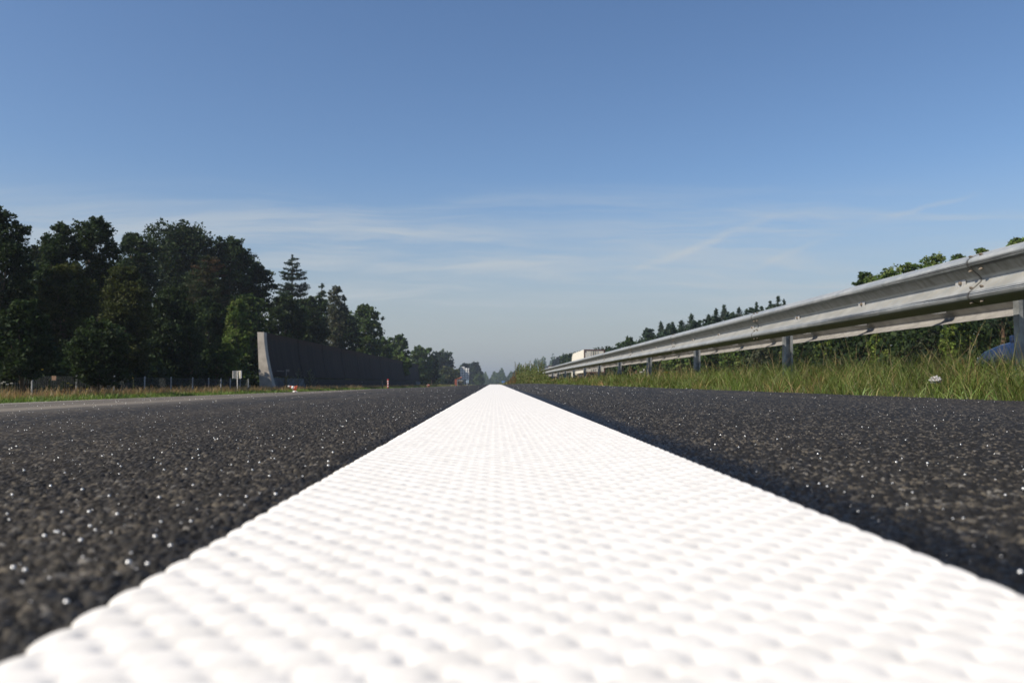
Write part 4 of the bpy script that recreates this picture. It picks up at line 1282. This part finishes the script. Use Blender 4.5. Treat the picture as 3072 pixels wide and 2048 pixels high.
cone('traffic cone lying on its side at the left road edge before the wall', -11.62, 48.0, 0.5, True, 0.35)
cone('distant toppled cone at the verge beyond the far wall end', -11.9, 147.0, 0.62, True, 1.2)
cone('farthest tiny red cone, between the toppled one and the roadworks trailer', -11.7, 219.0, 0.5, False)
pl_ = MB(); pl_.sphere((0, 0, 0.03), (0.10, 0.07, 0.035), 9, 5); pl_.sphere((0.10, 0.03, 0.025), (0.06, 0.05, 0.03), 8, 5)
for k, (px, d, lab) in enumerate(((883, 47.0, 'white scrap of rubbish by the toppled cone'), (1343, 222.0, 'white scrap of rubbish near the roadworks trailer'))):
    p = at(px, 1150, d); sc2 = MB(); sc2.V = [(v[0] + rng.normal(0, .012), v[1] + rng.normal(0, .012), max(0, v[2] + rng.normal(0, .008))) for v in pl_.V]; sc2.F = pl_.F
    o = sc2.build('litter', m_white); o.location = (p.x, d, road_z(p.x, d)); o.scale = (1, 1, 1) if k == 0 else (2.2, 2.2, 2.2); tag(o, lab, 'litter')

# red and white beacon post and the dark post beside it
bp_ = at(1164, 1150, 92); xb = max(bp_.x, -12.15)
be = empty('beacon_post', (xb, 92, road_z(max(xb, -12), 92)), 0, 'red and white banded beacon post at the left road edge', 'beacon post')
hb = at(1164, 1138, 92).z - be.location.z
MB().box((0, 0, 0.03), (0.34, 0.34, 0.06), bev=0.015).build('foot', m_blackp, be)
for q in range(7):
    a_, b2_ = 0.06 + (hb - 0.06) * q / 7, 0.06 + (hb - 0.06) * (q + 1) / 7
    MB().tube([(0, 0, a_), (0, 0, b2_)], 0.075, 12).build('band', m_red if q % 2 == 0 else m_white, be)
MB().sphere((0, 0, hb), (0.075, 0.075, 0.05), 12, 6).build('cap', m_red, be)
bp_ = at(1147, 1150, 88)
dp = empty('delineator_post', (bp_.x, 88, road_z(-12, 88)), 0, 'thin black post just left of the red and white beacon', 'post')
hb = at(1147, 1141, 88).z - dp.location.z
MB().prism([(-0.05, -0.03), (0.05, -0.03), (0.03, 0.05), (-0.03, 0.05)], 'z', -0.2, hb).build('shaft', m_blackp, dp)
MB().box((0, -0.032, hb - 0.14), (0.05, 0.008, 0.12)).build('reflector', mat_var('dull_reflector', (0.10, 0.06, 0.05), 0.4), dp)

# back of the tall roadworks sign
SD = 335.0
sg = stand('road_sign', 'tall grid-backed road sign on two posts at the left verge', 'road sign', 1394, SD)
gz = sg.location.z
pw = SD / FPX
L_, Rr_ = at(1380.5, 1150, SD).x - sg.location.x, at(1407.5, 1150, SD).x - sg.location.x
zt = at(1394, 1099, SD).z - gz; zb_ = at(1394, 1138.5, SD).z - gz
m_signgrey = mat_var('sign_back_aluminium', (0.74, 0.75, 0.74), 0.55, 0.0, 0.12, 1.0)
m_signfr = mat_var('sign_frame_grey', (0.10, 0.11, 0.12), 0.6, 0.2, 0.2, 2.0)
mid = L_ + (Rr_ - L_) * 0.5
cols_ = [(L_, L_ + (Rr_ - L_) * 0.22), (L_ + (Rr_ - L_) * 0.235, L_ + (Rr_ - L_) * 0.49), (L_ + (Rr_ - L_) * 0.53, L_ + (Rr_ - L_) * 0.83), (L_ + (Rr_ - L_) * 0.86, Rr_)]
rows = 6
for ci, (xa, xb2) in enumerate(cols_):
    top_ = zt if ci < 2 else zt - 0.55
    if ci < 2:
        zz_ = [zb_ + (zt - zb_) * f for f in (0, .175, .335, .51, .685, .86, 1.0)]
    else:
        zz_ = [zb_ + (top_ - zb_) * f for f in (0, .19, .37, .56, .76, 1.0)]
    for q in range(len(zz_) - 1):
        MB().box(((xa + xb2) / 2, 0, (zz_[q] + zz_[q + 1]) / 2), (xb2 - xa - 0.10, 0.05, zz_[q + 1] - zz_[q] - 0.24)).build('sign_panel', m_signgrey, sg)
fr = MB()
fr.box(((L_ + mid) / 2, 0.08, (zt + zb_) / 2), (mid - L_ + 0.05, 0.06, zt - zb_)); fr.box(((Rr_ + mid) / 2 + 0.03, 0.08, (zt - 0.55 + zb_) / 2), (Rr_ - mid, 0.06, zt - 0.55 - zb_))
fr.build('frame', m_signfr, sg)
for xq in (L_ + (Rr_ - L_) * 0.46, L_ + (Rr_ - L_) * 0.76):
    MB().tube([(xq, -0.10, -0.4), (xq, -0.10, zt - 0.6)], 0.085, 10).build('post', m_signgrey, sg)

# roadworks trailer parked at the edge
TD = 262.0
tr = stand('roadworks_trailer', 'dark olive roadworks trailer with an orange folded arm and red striped board', 'trailer', 1380, TD)
tr.location.z = road_z(-12, TD) + 0.12
u_ = TD / FPX
X_ = lambda px: at(px, 1150, TD).x - tr.location.x
Z_ = lambda py: at(1380, py, TD).z - tr.location.z
m_olive = mat_var('olive_body', (0.055, 0.05, 0.02), 0.7, 0, 0.3, 2.0)
MB().box(((X_(1374) + X_(1387.5)) / 2, 1.2, Z_(1145)), (X_(1387.5) - X_(1374), 2.4, Z_(1141.5) - Z_(1148)), bev=0.06).build('body', m_olive, tr)
MB().box(((X_(1374) + X_(1387)) / 2, 1.3, (Z_(1149) + Z_(1155)) / 2), (X_(1387) - X_(1374.5), 2.2, Z_(1149) - Z_(1155.5)), bev=0.05).build('underframe', m_blackp, tr)
MB().box(((X_(1374) + X_(1387)) / 2, 1.2, Z_(1141)), (X_(1388.5) - X_(1372), 2.5, 0.10)).build('deck', m_signgrey, tr)
am = MB(); am.tube([(X_(1371), 0.9, Z_(1136)), (X_(1378), 0.9, Z_(1134.5)), (X_(1386), 0.9, Z_(1131))], [0.10, 0.16, 0.22], 8); am.build('folded_arm', mat_var('worn_orange', (0.26, 0.07, 0.03), 0.6, 0, 0.3, 2.0), tr)
MB().box((X_(1380.5), 1.0, Z_(1138)), (0.9, 0.9, Z_(1135.5) - Z_(1140.5)), bev=0.05).build('engine_box', m_blackp, tr)
bd = MB().box((X_(1367.5), -0.3, (Z_(1137) + Z_(1157)) / 2), (X_(1371) - X_(1364.2), 0.06, Z_(1137.5) - Z_(1158))).build('warning_board', mat_var('worn_red', (0.22, 0.05, 0.035), 0.6, 0, 0.3, 2.0), tr)
for q in range(4):
    z_ = Z_(1157) + (Z_(1138) - Z_(1157)) * (q + 0.5) / 4
    MB().prism([(X_(1364.5), z_ - 0.18), (X_(1370.7), z_ + 0.02), (X_(1370.7), z_ + 0.14), (X_(1364.5), z_ - 0.06)], 'y', -0.345, -0.333).build('stripe', mat_var('faded_orange', (0.42, 0.16, 0.07), 0.6) if q == 0 else bpy.data.materials['faded_orange'], bd)
MB().tube([(X_(1372.4), -0.2, -0.1), (X_(1372.4), -0.2, Z_(1138))], 0.05, 8).build('post', m_signgrey, tr)
for xq in (1376.5, 1385.5):
    wheel(tr, (X_(xq), 1.3, 0.30), 0.34, 0.22)

# blue signs
m_bsign = mat_var('blue_sign_face', (0.05, 0.20, 0.50), 0.5, 0, 0.1)
m_pale_bsign = mat_var('pale_blue_board', (0.30, 0.42, 0.52), 0.5, 0, 0.15, 1.0)


def board(label, px, py0, py1, wpx, d, m, z=None, name='road_sign', cat='road sign'):
    r_ = stand(name, label, cat, px, d)
    za, zb2 = at(px, py1, d).z - r_.location.z, at(px, py0, d).z - r_.location.z
    w_ = wpx * d / FPX
    MB().tube([(0, 0.06, -0.3), (0, 0.06, zb2 - 0.05)], max(0.03, 0.0005 * d), 8).build('post', m_steel, r_)
    p_o = MB().box((0, 0, (za + zb2) / 2), (w_, 0.04, zb2 - za), bev=0.012).build('sign_plate', m, r_)
    return r_, p_o, za, zb2, w_


board('pale blue board standing in front of the tall sign posts', 1402, 1140, 1149, 8, 300.0, m_pale_bsign)
r_, p_o, za, zb2, w_ = board('small blue road sign where the road vanishes, left of the weeds', 1510, 1142, 1149, 8, 420.0, m_bsign)
MB().prism([(-0.12, za + 0.2), (0.12, za + 0.2), (0.12, zb2 - 0.5), (0.3, zb2 - 0.5), (0, zb2 - 0.15), (-0.3, zb2 - 0.5), (-0.12, zb2 - 0.5)], 'y', -0.035, -0.022).build('arrow', m_white, p_o)

# small roadside signs beyond the guardrail
d = 104.0
ts = stand('warning_sign', 'small red-bordered triangular warning sign seen between guardrail posts', 'road sign', 1909, d)
za, zb2 = at(1909, 1119, d).z - ts.location.z, at(1909, 1111.5, d).z - ts.location.z
hw_ = (zb2 - za) * 0.58
MB().tube([(0, 0.03, -0.3), (0, 0.03, zb2 - 0.05)], 0.025, 8).build('post', m_steel, ts)
MB().prism([(-hw_, za), (hw_, za), (0, zb2)], 'y', -0.008, 0.008).build('border', m_red, ts)
MB().prism([(-hw_ * .62, za + .06), (hw_ * .62, za + .06), (0, zb2 - .11)], 'y', -0.012, -0.009).build('face', m_white, ts)
MB().box((0, 0, za - 0.08), (hw_ * 1.6, 0.012, 0.10)).build('subplate', m_white, ts)
board('white oblong plate on a post right of the triangular sign', 1923, 1114, 1118, 10, 103.0, m_white, name='marker_plate', cat='sign')
board('tiny white plate high beside the third guardrail post', 1932, 1107.5, 1110.5, 4, 102.0, m_white, name='marker_plate', cat='sign')
board('yellow roadside box half hidden in the verge grass', 1998, 1114.5, 1121.5, 11, 86.0, mat_var('yellow_box_paint', (0.55, 0.30, 0.02), 0.5, 0, 0.15, 6.0), name='roadside_box', cat='box')
board('short white reflector post, left one of the pair under the rail', 1882, 1119, 1127, 2.4, 108.0, m_white, name='reflector_post', cat='post')
board('short white reflector post, right one of the pair under the rail', 1893, 1121, 1127, 3.4, 107.0, m_white, name='reflector_post', cat='post')

# crumpled litter in the verge
p = at(2806, 1139, 4.4)
bm = bmesh.new(); bmesh.ops.create_icosphere(bm, subdivisions=3, radius=1)
for v in bm.verts:
    f = 1 + 0.35 * math.sin(v.co.x * 5 + v.co.y * 7) * math.cos(v.co.z * 6 + v.co.x * 3) + rng.normal(0, 0.10)
    v.co = Vector((v.co.x * 0.029 * f, v.co.y * 0.024 * f, v.co.z * 0.018 * f))
me = bpy.data.meshes.new('plastic_litter'); bm.to_mesh(me); bm.free(); me.materials.append(mat_var('crumpled_plastic', (0.33, 0.33, 0.34), 0.5, 0, 0.25, 30.0))
o = bpy.data.objects.new('plastic_litter', me); C.objects.link(o); o.location = p
tag(o, 'crumpled white plastic caught in the verge grass under the guardrail', 'litter')


# ------------------------------------------------------------------ single weeds and flowers
m_stem = mat_var('weed_stem', (0.10, 0.11, 0.04), 0.8, 0, 0.3, 8.0)
m_stem_dry = mat_var('dry_weed_stem', (0.11, 0.085, 0.05), 0.8, 0, 0.3, 8.0)


def weed(label, px, ytop, depth, pal, name='tall_weed', group=None, spread=0.16, nleaf=160, dry=False, lean=0.0, start=0.25, base=None, lsz=None):
    top = at(px, ytop, depth)
    gz = float(zground(top.x, depth)); h = top.z - gz
    root = empty(name, (top.x - lean * h, depth, gz), 0, label, 'plant', group)
    mb = MB(); mb.tube([(0, 0, -0.1), (lean * h * 0.3, 0.02, h * 0.5), (lean * h, 0, h)], [0.012 + depth * 0.0002, 0.009 + depth * 0.00015, 0.004 + depth * 0.0001], 5)
    P = []; K = []
    nb = 12
    for q in range(nb):
        f = start + (1 - start) * q / nb; an = q * 2.4
        L = h * spread * (1.05 - f) * 1.6 + 0.02 * h
        b0 = Vector((lean * h * f * f, 0, h * f)); e = b0 + Vector((math.cos(an) * L, math.sin(an) * L, L * 1.25))
        mb.tube([b0, e], [0.004 + depth * 0.0001, 0.003], 4, False)
        u = rng.random(nleaf // nb) ** 0.7
        P.append(np.array(b0)[None] + (np.array(e) - np.array(b0))[None] * u[:, None] + rng.normal(0, 0.018 * h, (len(u), 3))); K.append(np.full(len(u), q))
    mb.build('stem', m_stem_dry if dry else m_stem, root)
    P = np.concatenate(P); K = np.concatenate(K)
    V, F = leaf_quads(P, np.tile([0, 0, 1.0], (len(P), 1)), np.full(len(P), lsz or max(0.03, depth * 0.0014)), 0.4)
    mesh_obj('leaves', V, F, M_LEAF, root, False, cols=leaf_cols(len(P), pal, K))
    return root


weed('silvery upright weed before the dark wall, left one of the pair', 895, 1106, 61.5, [(0.16, 0.17, 0.11), (0.11, 0.12, 0.08)], spread=0.20, nleaf=520, start=0.05)
weed('silvery upright weed before the dark wall, right one of the pair', 930, 1107, 63.0, [(0.16, 0.17, 0.11), (0.11, 0.12, 0.08)], spread=0.22, nleaf=560, start=0.05)
weed('low yellow-green bush before the dark wall, left of the silvery weeds', 862, 1128, 60.0, [(0.10, 0.11, 0.02), (0.07, 0.08, 0.02)], spread=0.4, nleaf=300, start=0.05)
weed('leafy weed with pale leaves beside the fence post', 186, 1145, 27.5, [(0.16, 0.19, 0.05), (0.10, 0.14, 0.04)], spread=0.15, nleaf=110)
weed('small leafy weed sticking up from the dry grass by the brown plate', 148, 1136, 28.0, [(0.10, 0.14, 0.04)], spread=0.05, nleaf=60)
SW = 'weeds in the thicket at the guardrail end'
for (px, yt, dry, ln) in ((1545, 1086, 1, -.05), (1554, 1093, 0, .04), (1563, 1092, 0, -.03), (1570, 1096, 0, .03), (1576, 1086, 1, 0.0), (1584, 1091, 0, .05), (1591, 1081, 1, .07), (1597, 1093, 0, -.04),
                          (1604, 1088, 1, 0), (1609, 1098, 0, .05), (1614, 1081, 1, -.12), (1622, 1094, 0, 0.0), (1626, 1083, 0, .02), (1631, 1090, 0, -.03)):
    d_ = FPX * 2.35 / (px - 1483)
    weed('tall bare-tipped weed stalk in the thicket where the guardrail fades out', px, yt, d_, [(0.13, 0.16, 0.06), (0.10, 0.13, 0.05), (0.19, 0.18, 0.09)], name='weed_stalk', group=SW, spread=0.06 if dry else 0.09, nleaf=60 if dry else 240, dry=bool(dry), lean=ln, start=0.3)
n = 15000
off = rng.uniform(40, 172, n); xx = 2.12 + 1.1 * rng.random(n) ** 1.3; yy = FPX * xx / off
hh = np.interp(off, [40, 55, 75, 130, 150, 172], [0.55, 1.1, 1.45, 0.85, 0.45, 0.2]) * (0.8 + 0.25 * np.sin(off * 0.8) + 0.15 * np.sin(off * 2.1))
zz = zground(xx, yy) + rng.random(n) ** 0.75 * hh
V, F = leaf_quads(np.stack([xx, yy, zz], -1), np.tile([-0.3, -0.4, 0.5], (n, 1)), 0.03 + yy * 0.0016, 0.35)
pal_t = np.where((off < 66)[:, None] & (rng.random((n, 1)) < 0.65), np.array([[0.13, 0.075, 0.035]]), pick(n, [(0.09, 0.13, 0.03), (0.13, 0.16, 0.05), (0.17, 0.16, 0.07), (0.07, 0.10, 0.03)]))
tag(mesh_obj('weed_thicket', V, F, M_LEAF, None, False, cols=np.repeat(pal_t * rng.uniform(0.7, 1.3, (n, 1)), 4, 0)),
    'thicket of green and rust brown weeds hiding the far end of the guardrail', 'weeds', None, 'stuff')
m_yel = mat_var('yellow_petals', (0.65, 0.50, 0.04), 0.7, 0, 0.15, 20.0)
m_whp = mat_var('white_petals', (0.48, 0.47, 0.40), 0.7, 0, 0.1, 20.0)


def flower(label, px, ytop, depth, m, r, heads=1):
    top = at(px, ytop, depth); gz = float(zground(top.x, depth)); h = top.z - gz
    root = empty('wild_flower', (top.x, depth, gz), 0, label, 'flower', 'wild flowers along the wire fence')
    st_ = MB(); st_.tube([(0, 0, -0.1), (0.02, 0, h * 0.6), (0, 0, h)], [0.012, 0.010, 0.008], 6)
    for q in range(3):
        an = q * 2.2; st_.tube([(0.01, 0, h * (0.45 + 0.15 * q)), (math.cos(an) * 0.10, math.sin(an) * 0.10, h * (0.5 + 0.15 * q))], [0.008, 0.004], 4)
    st_.build('stem', m_stem, root)
    for q in range(heads):
        hd = MB()
        c = Vector(((q - (heads - 1) / 2) * r * 1.9, 0.02 * q, h - 0.07 * q))
        for w_ in range(9):
            an = w_ * 0.7; hd.sphere(c + Vector((math.cos(an) * r * 0.6, math.sin(an) * r * 0.6, 0.01 * (w_ % 2))), (r * 0.42, r * 0.42, r * 0.22), 6, 4)
        hd.sphere(c, (r * 0.5, r * 0.5, r * 0.3), 6, 4)
        hd.build('flower_head', m, root, True)


for (px, yt, d, m, r, hn, lab) in ((117, 1103, 30.5, m_yel, 0.075, 2, 'tall yellow flower standing higher than the wire fence'), (208, 1149, 28.0, m_yel, 0.05, 2, 'bright yellow flower just left of a pale fence post'),
                                   (6, 1150, 25.5, m_whp, 0.04, 1, 'white flower at the very left edge of the verge'), (17, 1146, 25.5, m_whp, 0.045, 2, 'pair of white flower heads near the left edge'),
                                   (35, 1150, 26.0, m_whp, 0.045, 1, 'single white flower head right of the white pair'), (262, 1167, 29.0, m_yel, 0.03, 1, 'low orange-yellow flower among the dry grass'),
                                   (400, 1134, 35.0, m_yel, 0.035, 1, 'small yellow flower above the dry grass between fence posts'), (748, 1157, 46.0, m_whp, 0.05, 1, 'white flower right of the two-plate sign'),
                                   (780, 1154, 46.5, m_whp, 0.05, 1, 'white flower below the pale wall end'), (1086, 1146, 80.0, m_whp, 0.05, 1, 'tiny white flower in shadow below the middle of the wall')):
    flower(lab, px, yt, d, m, r, hn)

# ------------------------------------------------------------------ haze
hz = MB(); hz.box((0, 1950, 6), (5400, 4400, 64))
m_haze = bpy.data.materials.new('haze_air'); m_haze.use_nodes = True
T = NT(m_haze.node_tree); T.n.clear()
pv = T.node('ShaderNodeVolumePrincipled'); pv.inputs['Color'].default_value = (0.82, 0.90, 1.0, 1); pv.inputs['Density'].default_value = 0.0004; pv.inputs['Anisotropy'].default_value = 0.45
ou = T.node('ShaderNodeOutputMaterial'); T.l.new(pv.outputs[0], ou.inputs['Volume'])
hzo = hz.build('haze', m_haze); hzo['kind'] = 'stuff'; hzo['label'] = 'thin bluish summer haze over the whole road'; hzo['category'] = 'haze'
hzo.display_type = 'WIRE'
